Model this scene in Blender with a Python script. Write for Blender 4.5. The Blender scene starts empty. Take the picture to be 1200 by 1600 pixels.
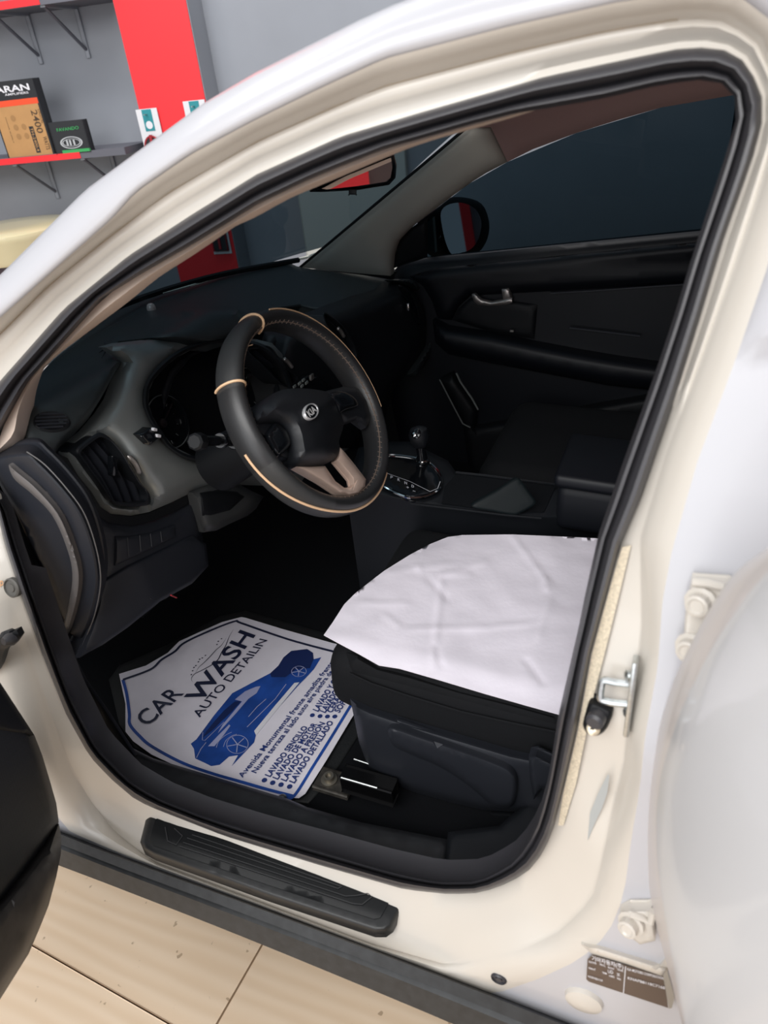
import bpy, bmesh, math, random
from mathutils import Vector as V, noise
from mathutils.geometry import delaunay_2d_cdt
random.seed(4)
S = bpy.context.scene
COL = S.collection
# ------------------------------------------------------------------ camera
# car axes: X forward, Y to the car's left (towards the photographer), Z up, ground at Z = 0, metres
F = 1125.0
A, P_, R_ = math.radians(64.75), math.radians(32.03), math.radians(6.38)
CAM = V((0, 1.40, 1.555))
h_ = V((math.cos(A), -math.sin(A), 0)); z_ = V((0, 0, 1))
DIR = math.cos(P_) * h_ - math.sin(P_) * z_
r0 = h_.cross(z_); u0 = r0.cross(DIR)
CR = math.cos(R_) * r0 - math.sin(R_) * u0
CU = math.sin(R_) * r0 + math.cos(R_) * u0
cd = bpy.data.cameras.new('camera'); cam = bpy.data.objects.new('camera', cd); COL.objects.link(cam)
cd.sensor_fit = 'AUTO'; cd.sensor_width = 36; cd.lens = F / 1600 * 36
cd.clip_start = .02
from mathutils import Matrix
M = Matrix((CR, CU, -DIR)).transposed().to_4x4(); M.translation = CAM
cam.matrix_world = M
cd.dof.use_dof = True; cd.dof.focus_distance = 1.55; cd.dof.aperture_fstop = 5.0
S.camera = cam
# ------------------------------------------------------------------ world, lamps, exposure
S.view_settings.view_transform = 'Standard'; S.view_settings.look = 'None'
S.view_settings.exposure = 0.0; S.view_settings.gamma = 1.0; S.view_settings.use_curve_mapping = False
w = bpy.data.worlds.new('shop_daylight'); S.world = w; w.use_nodes = True
bg = w.node_tree.nodes['Background']; bg.inputs[0].default_value = (.93, .95, 1, 1); bg.inputs[1].default_value = .5
def area(name, loc, target, sx, sy, power, col=(1, 1, 1)):
    l = bpy.data.lights.new(name, 'AREA'); l.shape = 'RECTANGLE'; l.size = sx; l.size_y = sy; l.energy = power; l.color = col
    o = bpy.data.objects.new(name, l); COL.objects.link(o); o.location = loc
    o.rotation_euler = (V(target) - V(loc)).to_track_quat('-Z', 'Y').to_euler()
area('ceiling_and_fill_light', (0.6, 2.0, 3.3), (.5, .7, .4), 3.2, .5, 10, (1, .985, .96))
area('ceiling_and_fill_light', (1.4, .6, 3.4), (1.4, .4, .4), 2.6, .35, 9, (1, .985, .96))
area('ceiling_and_fill_light', (1.6, -.5, 3.4), (2.2, -1.6, 1.2), 2.4, .3, 45, (1, .985, .97))
area('ceiling_and_fill_light', (.6, 3.3, 3.2), (.4, .5, .7), 3.2, 1.5, 106, (1, .99, .97))  # added fill panel, hung high to brighten the seat cloth
area('shop_doorway', (1.0, 4.6, 1.6), (.4, .6, .7), 2.8, 2.4, 45, (.95, .97, 1))

# ------------------------------------------------------------------ helpers
def lin(h):
    h = h.lstrip('#'); c = [int(h[i:i + 2], 16) / 255 for i in (0, 2, 4)]
    return tuple(x / 12.92 if x <= .04045 else ((x + .055) / 1.055) ** 2.4 for x in c) + (1,)
def mat(name, col, rough=.5, metal=0, coat=0, spec=.5, nscale=0, nbump=0, nvar=0, emit=None, detail=3, coatr=.05):
    m = bpy.data.materials.new(name); m.use_nodes = True; t = m.node_tree; b = t.nodes['Principled BSDF']
    c = lin(col) if isinstance(col, str) else col
    b.inputs['Base Color'].default_value = c; b.inputs['Roughness'].default_value = rough; b.inputs['Metallic'].default_value = metal
    b.inputs['Specular IOR Level'].default_value = spec
    b.inputs['Coat Weight'].default_value = coat; b.inputs['Coat Roughness'].default_value = coatr
    if nscale:
        tc = t.nodes.new('ShaderNodeTexCoord'); n = t.nodes.new('ShaderNodeTexNoise'); n.inputs['Scale'].default_value = nscale
        n.inputs['Detail'].default_value = detail; t.links.new(tc.outputs['Object'], n.inputs['Vector'])
        if nbump:
            bp = t.nodes.new('ShaderNodeBump'); bp.inputs['Strength'].default_value = nbump; bp.inputs['Distance'].default_value = .002
            t.links.new(n.outputs['Fac'], bp.inputs['Height']); t.links.new(bp.outputs['Normal'], b.inputs['Normal'])
        if nvar:
            r = t.nodes.new('ShaderNodeValToRGB'); r.color_ramp.elements[0].position = .3; r.color_ramp.elements[1].position = .7
            r.color_ramp.elements[0].color = tuple(x * (1 - nvar) for x in c[:3]) + (1,)
            r.color_ramp.elements[1].color = tuple(min(1, x * (1 + nvar)) for x in c[:3]) + (1,)
            t.links.new(n.outputs['Fac'], r.inputs[0]); t.links.new(r.outputs[0], b.inputs['Base Color'])
    return m
def glass(name, tint, refl=.06):
    m = bpy.data.materials.new(name); m.use_nodes = True; t = m.node_tree; t.nodes.clear()
    o = t.nodes.new('ShaderNodeOutputMaterial'); mx = t.nodes.new('ShaderNodeMixShader'); tr = t.nodes.new('ShaderNodeBsdfTransparent')
    g = t.nodes.new('ShaderNodeBsdfGlossy'); g.inputs['Roughness'].default_value = .02; tr.inputs[0].default_value = tint
    mx.inputs[0].default_value = refl
    t.links.new(tr.outputs[0], mx.inputs[1]); t.links.new(g.outputs[0], mx.inputs[2]); t.links.new(mx.outputs[0], o.inputs[0])
    return m
PAINT = mat('white_car_paint', '#bebec3', .3, coat=.3)
JAMB = mat('cream_door_jamb_paint', '#cfc9c0', .32, coat=.3)
RUB = mat('black_rubber_seal', (.045, .044, .05, 1), .4, nscale=300, nbump=.08)
PLA = mat('black_grained_plastic', (.008, .0095, .0125, 1), .48, nscale=900, nbump=.12)
PAD = mat('soft_black_dash_vinyl', (.032, .039, .042, 1), .42, nscale=700, nbump=.15)
LOW = mat('dark_slate_plastic', (.016, .018, .025, 1), .5, nscale=700, nbump=.1)
FAC = mat('satin_graphite_plastic', (.27, .288, .283, 1), .38, metal=.4)
GLB = mat('gloss_black_plastic', (.006, .007, .009, 1), .12)
BLK = mat('deep_black_plastic', (.003, .0038, .0055, 1), .6, spec=.35)
DRB = mat('shaded_blue_black_plastic', (.0035, .0045, .0075, 1), .5, nscale=700, nbump=.1, spec=.35)  # darkened trim plastic: shade deep in the cabin put into the colour
FAB = mat('black_seat_fabric', (.006, .0065, .008, 1), .85, spec=.25, nscale=500, nbump=.3)
SHD = mat('seat_shield_plastic', (.018, .02, .026, 1), .42, nscale=900, nbump=.1)
CAR_ = mat('black_carpet', (.003, .0035, .005, 1), .95, spec=.2, nscale=900, nbump=.5)
LEA = mat('perforated_black_leather', (.034, .035, .036, 1), .33, nscale=1600, nbump=.35, detail=1)
LEA2 = mat('smooth_black_leather', (.025, .0255, .027, 1), .33, nscale=900, nbump=.15)
TAN = mat('tan_piping', '#f0c8a0', .5)
THR = mat('tan_thread', '#75665c', .7)
SIL = mat('satin_silver_plastic', '#a8a29e', .32, metal=.75)
SPK = mat('warm_silver_plastic', '#d6bdae', .35, metal=.3)
CHR = mat('chrome', '#dcdcdc', .08, metal=1)
ZNC = mat('zinc_plated_steel', '#c4c8c8', .28, metal=.95, nscale=200, nvar=.15)
TRM = mat('beige_pillar_trim', '#d3c0b2', .7)
FPT = mat('grey_pillar_fabric', '#a39f96', .85, nscale=600, nbump=.2)
HDL = mat('red_lit_taupe_headliner', '#9c7f7b', .9, nscale=600, nbump=.2)  # taupe with the reflected red light mixed into its colour
GLS = glass('tinted_windscreen_glass', (.075, .105, .125, 1), .03)
GLD = glass('dark_tinted_glass', (.055, .085, .105, 1), .035)
MIR = mat('mirror_silver', (.85, .85, .87, 1), .01, metal=1)
CLO = mat('white_cotton_cloth', '#f0eaf4', .9, nscale=60, nbump=.25)
PAP = mat('white_paper', '#e8e4ee', .6, nscale=25, nvar=.03)
INK = mat('navy_ink', '#1d2440', .5)
BLU = mat('blue_ink', '#1f4a9c', .5, nscale=14, nvar=.35)
BL2 = mat('pale_blue_ink', '#a9aed2', .5)
BL3 = mat('deep_blue_ink', '#16285a', .5)
WHI = mat('white_print', '#e4e4ea', .6)
RBM = mat('black_rubber_mat', (.008, .009, .01, 1), .6, nscale=200, nbump=.3)
CLD = mat('dark_sill_cladding', (.02, .022, .024, 1), .42, nscale=60, nvar=.3, nbump=.1)
SCF = mat('black_scuff_plate', (.012, .013, .014, 1), .38, nscale=800, nbump=.12)
SCW = mat('black_sill_trim', (.02, .021, .024, 1), .45, nscale=40, nvar=.25)
WAL = mat('grey_painted_wall', '#93979f', .7, nscale=3, nvar=.06, nbump=.05)
RED = mat('red_painted_panel', '#ee2f37', .55, nscale=40, nbump=.15)
SHE = mat('charcoal_shelf_board', '#62636c', .6)
CRD = mat('brown_cardboard', '#b98d5c', .8, nscale=20, nvar=.05)
ORG = mat('orange_print', '#e8512c', .6)
BKC = mat('black_card', '#26282c', .5)
GRN = mat('green_print', '#3aa05a', .6)
TEA = mat('teal_print', '#2a8b94', .6)
WHC = mat('white_card', '#dedfe3', .5)
DKP = mat('dark_red_plastic', '#a02430', .4)
CRM = mat('cream_shrink_wrap', '#ded3ac', .3, coat=.5, nscale=18, nbump=.6)
DRK = mat('purple_black_fabric', '#40343a', .8)
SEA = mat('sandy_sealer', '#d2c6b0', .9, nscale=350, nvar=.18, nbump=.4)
VIN = mat('brown_label_foil', '#5a4a40', .4)
GRY = mat('grey_label', '#a9adad', .45)
CLR = mat('red_lamp', '#d8323a', .3)

WP = {}
def wpos(o): return WP.get(o.name, V((0, 0, 0))) if o else V((0, 0, 0))
def empty(name, loc, label=None, cat=None, group=None):
    o = bpy.data.objects.new(name, None); COL.objects.link(o); o.location = loc; WP[o.name] = V(loc); o.empty_display_size = .05
    return tag(o, label, cat, group)
def tag(o, label=None, cat=None, group=None, kind=None):
    if label: o['label'] = label
    if cat: o['category'] = cat
    if group: o['group'] = group
    if kind: o['kind'] = kind
    return o
def obj(name, vs, fs, m, parent=None, smooth=True, ang=40, slots=None, mi=None):
    vs = [V(v) for v in vs]
    lo = V([min(v[i] for v in vs) for i in range(3)]); hi = V([max(v[i] for v in vs) for i in range(3)]); c = (lo + hi) / 2
    me = bpy.data.meshes.new(name); me.from_pydata([v - c for v in vs], [], fs)
    for mm in ([m] if slots is None else slots): me.materials.append(mm)
    if mi: me.polygons.foreach_set('material_index', mi)
    if smooth:
        me.polygons.foreach_set('use_smooth', [True] * len(me.polygons)); me.set_sharp_from_angle(angle=math.radians(ang))
    me.update()
    o = bpy.data.objects.new(name, me); COL.objects.link(o); o.location = c - wpos(parent); WP[o.name] = c
    if parent: o.parent = parent
    return o
def from_bm(name, bm, m, parent=None, smooth=True, ang=40):
    bmesh.ops.recalc_face_normals(bm, faces=bm.faces[:])
    bm.verts.index_update()
    vs = [v.co.copy() for v in bm.verts]; fs = [[v.index for v in f.verts] for f in bm.faces]; bm.free()
    return obj(name, vs, fs, m, parent, smooth, ang)
class MB:
    """collects boxes, tubes, lathes and panels; build() links them as one mesh"""
    def __init__(s): s.v = []; s.f = []
    def add(s, vs, fs):
        n = len(s.v); s.v += [V(v) for v in vs]; s.f += [[i + n for i in f] for f in fs]; return s
    def bm(s, b):
        bmesh.ops.recalc_face_normals(b, faces=b.faces[:]); b.verts.index_update()
        s.add([v.co.copy() for v in b.verts], [[v.index for v in f.verts] for f in b.faces]); b.free(); return s
    def box(s, c, ax, ay, az, bev=0, seg=2):
        """centre and three half-extent vectors"""
        c, ax, ay, az = V(c), V(ax), V(ay), V(az); b = bmesh.new(); bmesh.ops.create_cube(b, size=2)
        for v in b.verts: v.co = c + v.co.x * ax + v.co.y * ay + v.co.z * az
        if bev: bmesh.ops.bevel(b, geom=b.edges[:], offset=bev, segments=seg, affect='EDGES', profile=.5)
        return s.bm(b)
    def tube(s, path, r, n=8, caps=True, closed=False):
        path = [V(p) for p in path]; L = len(path); rows = []; prev = None
        for i, p in enumerate(path):
            t = (path[(i + 1) % L] - path[i - 1]) if closed else (path[min(i + 1, L - 1)] - path[max(i - 1, 0)])
            t.normalize()
            if prev is None: prev = V((0, 0, 1)) if abs(t.z) < .9 else V((1, 0, 0))
            a = (prev - t * prev.dot(t)).normalized(); bb = t.cross(a); prev = a
            rr = r[i] if isinstance(r, (list, tuple)) else r
            rows.append([p + rr * (math.cos(k * 2 * math.pi / n) * a + math.sin(k * 2 * math.pi / n) * bb) for k in range(n)])
        g = grid_faces(L, n, closed, True); vs = [p for q in rows for p in q]
        if caps and not closed: g.append(list(range(n))[::-1]); g.append([(L - 1) * n + k for k in range(n)])
        return s.add(vs, g)
    def lathe(s, c, axis, prof, n=24, ref=None):
        """prof = [(radius, height along axis)]"""
        axis = V(axis).normalized(); ref = V(ref) if ref else (V((0, 0, 1)) if abs(axis.z) < .9 else V((1, 0, 0)))
        a = (ref - axis * ref.dot(axis)).normalized(); bb = axis.cross(a); c = V(c)
        vs = [c + axis * hgt + r * (math.cos(k * 2 * math.pi / n) * a + math.sin(k * 2 * math.pi / n) * bb) for r, hgt in prof for k in range(n)]
        f = grid_faces(len(prof), n, False, True); f.append(list(range(n))[::-1]); f.append([(len(prof) - 1) * n + k for k in range(n)])
        return s.add(vs, f)
    def build(s, name, m, parent=None, smooth=True, ang=40): return obj(name, s.v, s.f, m, parent, smooth, ang)
def grid_faces(R, Cn, cr_=False, cc=False):
    f = []
    for i in range(R if cr_ else R - 1):
        for j in range(Cn if cc else Cn - 1):
            i2, j2 = (i + 1) % R, (j + 1) % Cn
            f.append([i * Cn + j, i * Cn + j2, i2 * Cn + j2, i2 * Cn + j])
    return f
def loft(name, rows, m, parent=None, cc=False, cr_=False, ang=50):
    return obj(name, [p for r in rows for p in r], grid_faces(len(rows), len(rows[0]), cr_, cc), m, parent, True, ang)
def crv(pts, n, closed=False):
    """Catmull-Rom through points of any dimension, n samples"""
    L = len(pts); out = []; N = L if closed else L - 1
    for k in range(n):
        t = k / n * N if closed else k / (n - 1) * N
        i = min(int(t), N - 1); t -= i
        g = (lambda j: pts[j % L]) if closed else (lambda j: pts[max(0, min(L - 1, j))])
        p0, p1, p2, p3 = g(i - 1), g(i), g(i + 1), g(i + 2)
        out.append(tuple(.5 * (2 * b + (c - a) * t + (2 * a - 5 * b + 4 * c - d) * t * t + (3 * b - a - 3 * c + d) * t ** 3) for a, b, c, d in zip(p0, p1, p2, p3)))
    return out
def ray(u, v): return (u - 600) / F * CR - (v - 800) / F * CU + DIR
def hit(u, v, f):
    """point where the sight line of a pixel of the photograph meets the surface f = 0 (f > 0 on the camera's side)"""
    r = ray(u, v); lo, hi = .2, 9.0
    for _ in range(44):
        m = (lo + hi) / 2
        if f(CAM + m * r) > 0: lo = m
        else: hi = m
    return CAM + lo * r
def ax_(i, val, s=1): return lambda p, off=0: s * (p[i] - val) - off
def plane(p0, n):
    p0, n = V(p0), V(n).normalized(); return lambda p, off=0: (p - p0).dot(n) - off
def lerp(a, b, t): return a + (b - a) * t
def sst(a, b, x):
    t = max(0, min(1, (x - a) / (b - a))); return t * t * (3 - 2 * t)
def inpoly(x, y, pl):
    c = False; j = len(pl) - 1
    for i in range(len(pl)):
        xi, yi = pl[i]; xj, yj = pl[j]
        if (yi > y) != (yj > y) and x < (xj - xi) * (y - yi) / (yj - yi) + xi: c = not c
        j = i
    return c
def pdist(x, y, pl):
    d = 1e9; j = len(pl) - 1
    for i in range(len(pl)):
        ax, ay = pl[j]; bx, by = pl[i]; dx, dy = bx - ax, by - ay; L = dx * dx + dy * dy
        t = max(0, min(1, ((x - ax) * dx + (y - ay) * dy) / L)) if L else 0
        d = min(d, (x - ax - t * dx) ** 2 + (y - ay - t * dy) ** 2); j = i
    return math.sqrt(d)
def patch(name, out, f, m, parent=None, holes=(), step=9, off=0, rnd=0, rpx=8, depth=(0, 0, 0), bump=None, smooth=0, ang=45, mb=None):
    """moulded panel: an outline meshed on the surface f, edges rounded back by rnd, given thickness along depth"""
    if smooth: out = crv(out, smooth, True)
    loops = [list(out)] + [list(h) for h in holes]; pts = []; edges = []; ref = []
    for lp in loops:
        den = []
        for i, p in enumerate(lp):
            q = lp[(i + 1) % len(lp)]; k = max(1, int(math.dist(p, q) / (step * 1.2)))
            den += [(lerp(p[0], q[0], t / k), lerp(p[1], q[1], t / k)) for t in range(k)]
        n0 = len(pts); pts += den; edges += [(n0 + i, n0 + (i + 1) % len(den)) for i in range(len(den))]; ref.append(den)
    o0 = ref[0]; xs = [p[0] for p in o0]; ys = [p[1] for p in o0]; clear = step * .45
    if rnd:
        clear = rpx + step * .4
        for lp in ref:
            L = len(lp)
            for fr in (.3, .62, 1.0):
                dd_ = rpx * fr; last = None
                for i in range(L):
                    a, b = lp[i - 1], lp[(i + 1) % L]; tx, ty = b[0] - a[0], b[1] - a[1]; ll = math.hypot(tx, ty) or 1
                    for sg in (1, -1):
                        q = (lp[i][0] - ty / ll * dd_ * sg, lp[i][1] + tx / ll * dd_ * sg)
                        if inpoly(q[0], q[1], o0) and not any(inpoly(q[0], q[1], hh) for hh in ref[1:]) and min(pdist(q[0], q[1], z) for z in loops) > dd_ * .86 and (last is None or math.dist(q, last) > step * .3):
                            pts.append(q); last = q
    y = min(ys) + step / 2; k = 0
    while y < max(ys):
        x = min(xs) + step / 2 + (step / 2 if k % 2 else 0)
        while x < max(xs):
            if inpoly(x, y, o0) and not any(inpoly(x, y, hh) for hh in ref[1:]) and min(pdist(x, y, q) for q in loops) > clear: pts.append((x, y))
            x += step
        y += step * .87; k += 1
    vv, _, tr, _, _, _ = delaunay_2d_cdt([V(p) for p in pts], edges, [], 0, 1e-4)
    tri = []
    for t in tr:
        cx = sum(vv[i].x for i in t) / 3; cy = sum(vv[i].y for i in t) / 3
        if inpoly(cx, cy, o0) and not any(inpoly(cx, cy, hh) for hh in ref[1:]): tri.append(list(t))
    P3 = []
    for q in vv:
        o = off
        if rnd:
            d = min(pdist(q.x, q.y, l) for l in loops); o -= rnd * (1 - min(1, d / rpx)) ** 2
        if bump: o += bump(q.x, q.y)
        P3.append(hit(q.x, q.y, lambda p, oo=o: f(p, oo)))
    for t in tri:
        a, b, c = (P3[i] for i in t)
        if (b - a).cross(c - a).dot(a - CAM) > 0: t.reverse()
    n = len(P3); dv = V(depth)
    if dv.length > 0:
        ed = {}
        for t in tri:
            for i in range(3):
                a, b = t[i], t[(i + 1) % 3]
                if (b, a) in ed: del ed[(b, a)]
                else: ed[(a, b)] = 1
        back = [[i + n for i in reversed(t)] for t in tri]
        P3 = P3 + [p + dv for p in P3]; tri = tri + back + [[b, a, a + n, b + n] for a, b in ed]
    if mb is not None: mb.add(P3, tri); return mb
    return obj(name, P3, tri, m, parent, True, ang)
def ribbon(path2, f, wid, off=.001, mb=None, n=None, taper=False):
    """flat printed line on surface f"""
    if n: path2 = crv(path2, n)
    c = [hit(u, v, lambda p: f(p, off)) for u, v in path2]; vs = []; L = len(c)
    for i, p in enumerate(c):
        t = (c[min(i + 1, L - 1)] - c[max(i - 1, 0)]).normalized(); nn = f_normal(f, p); s = t.cross(nn).normalized()
        ww = wid * (math.sin(math.pi * (i + .3) / (L - .4)) if taper else 1) / 2
        vs += [p + s * ww, p - s * ww]
    mb.add(vs, [[2 * i, 2 * i + 2, 2 * i + 3, 2 * i + 1] for i in range(L - 1)])
def f_normal(f, p):
    e = .001; return V([f(p + V([e * (i == k) for i in range(3)]), 0) - f(p - V([e * (i == k) for i in range(3)]), 0) for k in range(3)]).normalized()
def glyphs(s, off=0):
    c = bpy.data.curves.new('t', 'FONT'); c.body = s; c.resolution_u = 3; c.offset = off; c.fill_mode = 'FRONT'
    o = bpy.data.objects.new('t', c); me = o.to_mesh()
    vs = [v.co.copy() for v in me.vertices]; fs = [list(p.vertices) for p in me.polygons]; o.to_mesh_clear()
    bpy.data.objects.remove(o); bpy.data.curves.remove(c); return vs, fs
def text3(s, p0, p1, up, mb, off=.0, nrm=None, lift=0):
    """flat lettering: baseline p0 -> p1, up = cap-height vector"""
    vs, fs = glyphs(s, off); x0 = min(v.x for v in vs); x1 = max(v.x for v in vs); p0, p1, up = V(p0), V(p1), V(up)
    n = V(nrm) * lift if nrm is not None else V((0, 0, 0))
    mb.add([p0 + (v.x - x0) / (x1 - x0) * (p1 - p0) + v.y / .70 * up + n for v in vs], fs)
def textpx(s, a, b, upx, f, mb, off=.0, lift=.001, n0=None):
    n0 = len(mb.v)
    g = lambda u, v: hit(u, v, lambda p: f(p, lift))
    p0, p1, p2 = g(*a), g(*b), g(a[0] + upx[0], a[1] + upx[1])
    text3(s, p0, p1, p2 - p0, mb, off)
    if f is papz:
        for i in range(n0, len(mb.v)): p = mb.v[i]; p.z -= f(p, .0024)
def ringpx(pts, N=180, c=(560, 760)):
    """closed outline (u, v, offset) sampled by direction from a point inside it"""
    out = []; L = len(pts)
    for k in range(N):
        a = 2 * math.pi * k / N; dx, dy = math.cos(a), math.sin(a); best = None
        for i in range(L):
            p, q = pts[i], pts[(i + 1) % L]
            x1, y1, x2, y2 = p[0] - c[0], p[1] - c[1], q[0] - c[0], q[1] - c[1]
            den = dx * (y2 - y1) - dy * (x2 - x1)
            if abs(den) < 1e-9: continue
            t = (x1 * (y2 - y1) - y1 * (x2 - x1)) / den; s = (x1 * dy - y1 * dx) / den
            if t > 0 and -1e-9 <= s <= 1 + 1e-9 and (best is None or t > best[0]):
                best = (t, lerp(p[2], q[2], s))
        out.append((c[0] + dx * best[0], c[1] + dy * best[0], best[1]))
    return out

# ------------------------------------------------------------------ guide surfaces of the car
def Yb(z): return lerp(.845, .80, sst(.45, .9, z)) if z < .9 else .80 - .36 * (z - .9)
def side(p, off=0): return p.y - Yb(p.z) - off
def dashx(y, z):
    x = .90 + (.15 * (z - 1.0) if z < 1 else .5 * (z - 1.0))
    return x - (.11 * min(1, -y / .7) if y < 0 else 0) + .25 * max(0, y - .62)
def dash(p, off=0): return dashx(p.y, p.z) - p.x - off
def padz(x, y): return 1.065 + lerp(-.2, .22, sst(-.25, .15, y)) * (1.3 - x)
def padf(p, off=0): return p.z - padz(p.x, p.y) - off
rip = lambda x, y: .0035 * noise.noise(V((x * 9, y * 9, 3))) + .0004 * noise.noise(V((x * 25, y * 25, 1)))
def papz(p, o=0): return p.z - .360 - .12 * max(0, p.x - 1.0) - rip(p.x, p.y) - o
def smax(a, b, k=.05):
    h = max(k - abs(a - b), 0) / k; return max(a, b) + h * h * k / 4
def padd(p, off=0): return smax(padf(p), dash(p, .03)) - off
def Yf(z): return -.72 if z < 1.03 else -.72 + .36 * (z - 1.03)
def fdoor(p, off=0): return p.y - Yf(p.z) - off
def fpil(p, off=0): return p.y - Yf(p.z) - .05 - off

# ------------------------------------------------------------------ room shell
gdir = V((math.cos(A + math.radians(14)), -math.sin(A + math.radians(14)), 0))   # into the back wall
wdir = V((0, 0, 1)).cross(gdir) * -1                                             # along the wall, to the right in view
WD = 3.4
def wallp(d): return plane(CAM + gdir * (WD - d), -gdir)
def wpt(s, d, z):
    """s along the wall, d out from it, z height"""
    b = CAM + gdir * (WD - d) + wdir * s; return V((b.x, b.y, z))
mb = MB(); mb.box(wpt(.5, -.06, 1.6), wdir * 5.5, gdir * .06, V((0, 0, 1.6)))
wall_back = tag(mb.build('wall_back', WAL, smooth=False), kind='structure')
def sof(u, v, d=0): p = hit(u, v, wallp(d)); return (p - CAM).dot(wdir), p.z
PD = .15
s0 = (sof(181, 0, PD)[0] + sof(275, 430, PD)[0]) / 2; s1 = (sof(295, 0, PD)[0] + sof(368, 405, PD)[0]) / 2
mb = MB(); mb.box(wpt((s0 + s1) / 2, PD / 2, 1.6), wdir * ((s1 - s0) / 2), gdir * (PD / 2 - .002), V((0, 0, 1.6)))
pil = mb.build('pilaster', WAL, wall_back, smooth=False)
mb = MB(); mb.box(wpt((s0 + s1) / 2, PD + .001, 1.6), wdir * ((s1 - s0) / 2 - .003), gdir * .0025, V((0, 0, 1.6)))
mb.build('red_panel', RED, pil, smooth=False)['label'] = 'red painted face of the pilaster'
# floor: rectified wood-look tiles with dark joints
tA0 = hit(50, 1477, ax_(2, 0)); tA1 = hit(265, 1600, ax_(2, 0)); tB0 = hit(402, 1490, ax_(2, 0))
td = (tA1 - tA0).normalized(); tn = V((-td.y, td.x, 0))
mb = MB(); mb.box((1.0, .2, -.03), (4.6, 0, 0), (0, 4.6, 0), (0, 0, .02))
floor = tag(mb.build('floor', mat('dark_grout', '#57493a', .9), smooth=False), kind='structure')
TILE = mat('beige_wood_look_tile', '#d9c2a2', .38, nscale=0)
t = TILE.node_tree; b = t.nodes['Principled BSDF']; tc = t.nodes.new('ShaderNodeTexCoord'); mp = t.nodes.new('ShaderNodeMapping')
mp.inputs['Scale'].default_value = (1.2, 7, 1); wv = t.nodes.new('ShaderNodeTexWave'); wv.wave_type = 'RINGS'; wv.inputs['Scale'].default_value = 1.3
wv.inputs['Distortion'].default_value = 9; wv.inputs['Detail'].default_value = 3; wv.inputs['Detail Scale'].default_value = .7
nz = t.nodes.new('ShaderNodeTexNoise'); nz.inputs['Scale'].default_value = 5; mx = t.nodes.new('ShaderNodeMix'); mx.data_type = 'FLOAT'
mx.inputs[0].default_value = .5
rp = t.nodes.new('ShaderNodeValToRGB'); rp.color_ramp.elements[0].color = lin('#dcc2a4'); rp.color_ramp.elements[1].color = lin('#e8d2b8')
t.links.new(tc.outputs['Object'], mp.inputs[0]); t.links.new(mp.outputs[0], wv.inputs['Vector']); t.links.new(tc.outputs['Object'], nz.inputs['Vector'])
t.links.new(wv.outputs['Fac'], mx.inputs[2]); t.links.new(nz.outputs['Fac'], mx.inputs[3]); t.links.new(mx.outputs[0], rp.inputs[0]); t.links.new(rp.outputs[0], b.inputs['Base Color'])
bp = t.nodes.new('ShaderNodeBump'); bp.inputs['Strength'].default_value = .06; bp.inputs['Distance'].default_value = .003
t.links.new(wv.outputs['Fac'], bp.inputs['Height']); t.links.new(bp.outputs[0], b.inputs['Normal'])
n2 = t.nodes.new('ShaderNodeTexNoise'); n2.inputs['Scale'].default_value = 45; n2.inputs['Detail'].default_value = 2; r2_ = t.nodes.new('ShaderNodeValToRGB')
r2_.color_ramp.elements[0].position = .70; r2_.color_ramp.elements[1].position = .74; r2_.color_ramp.elements[0].color = (0, 0, 0, 1); r2_.color_ramp.elements[1].color = (.55, .55, .55, 1)
m2 = t.nodes.new('ShaderNodeMix'); m2.data_type = 'RGBA'; m2.inputs[7].default_value = lin('#7a6146')
t.links.new(tc.outputs['Object'], n2.inputs['Vector']); t.links.new(n2.outputs['Fac'], r2_.inputs[0]); t.links.new(r2_.outputs[0], m2.inputs[0]); t.links.new(rp.outputs[0], m2.inputs[6]); t.links.new(m2.outputs[2], b.inputs['Base Color'])
TL, TW = 1.2, .6
cross = tB0 - tA0; a0 = cross.dot(td)
tile_me = None
for i in range(-3, 4):
    for j in range(-5, 6):
        c = tA0 + td * (a0 + (i + .5) * TL) + tn * ((j + .5) * TW); c.z = 0
        if tile_me is None:
            mb = MB(); mb.box((0, 0, -.005), td * (TL / 2 - .002), tn * (TW / 2 - .002), V((0, 0, .005)), .0012, 1)
            o = mb.build('tile', TILE, floor, smooth=False); tile_me = o.data
        else:
            o = bpy.data.objects.new('tile', tile_me); COL.objects.link(o); o.parent = floor
        o.location = c + V((0, 0, -.005)) - wpos(floor)

# the shop behind the photographer, seen only in the mirrors: front wall with a red post beside the open doorway
mb = MB(); mb.box((-4.6, -2.45, 1.6), (.08, 0, 0), (0, 1.53, 0), (0, 0, 1.6)); wf = tag(mb.build('wall_rear', WAL, smooth=False), kind='structure')
mb = MB(); mb.box((-4.5, -.88, 1.6), (.1, 0, 0), (0, .05, 0), (0, 0, 1.6), .004, 1); mb.build('red_post', RED, wf, smooth=False)
mb = MB(); mb.box((-3.5, 5.4, 1.6), (2.8, 0, 0), (0, .08, 0), (0, 0, 1.6)); wl_ = tag(mb.build('wall_left', mat('brown_painted_wall', '#5a4a47', .7), smooth=False), kind='structure')
mb = MB(); mb.box((-.95, 5.3, 1.6), (.26, 0, 0), (0, .03, 0), (0, 0, 1.6), .004, 1); mb.build('red_post', RED, wl_, smooth=False)

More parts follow.
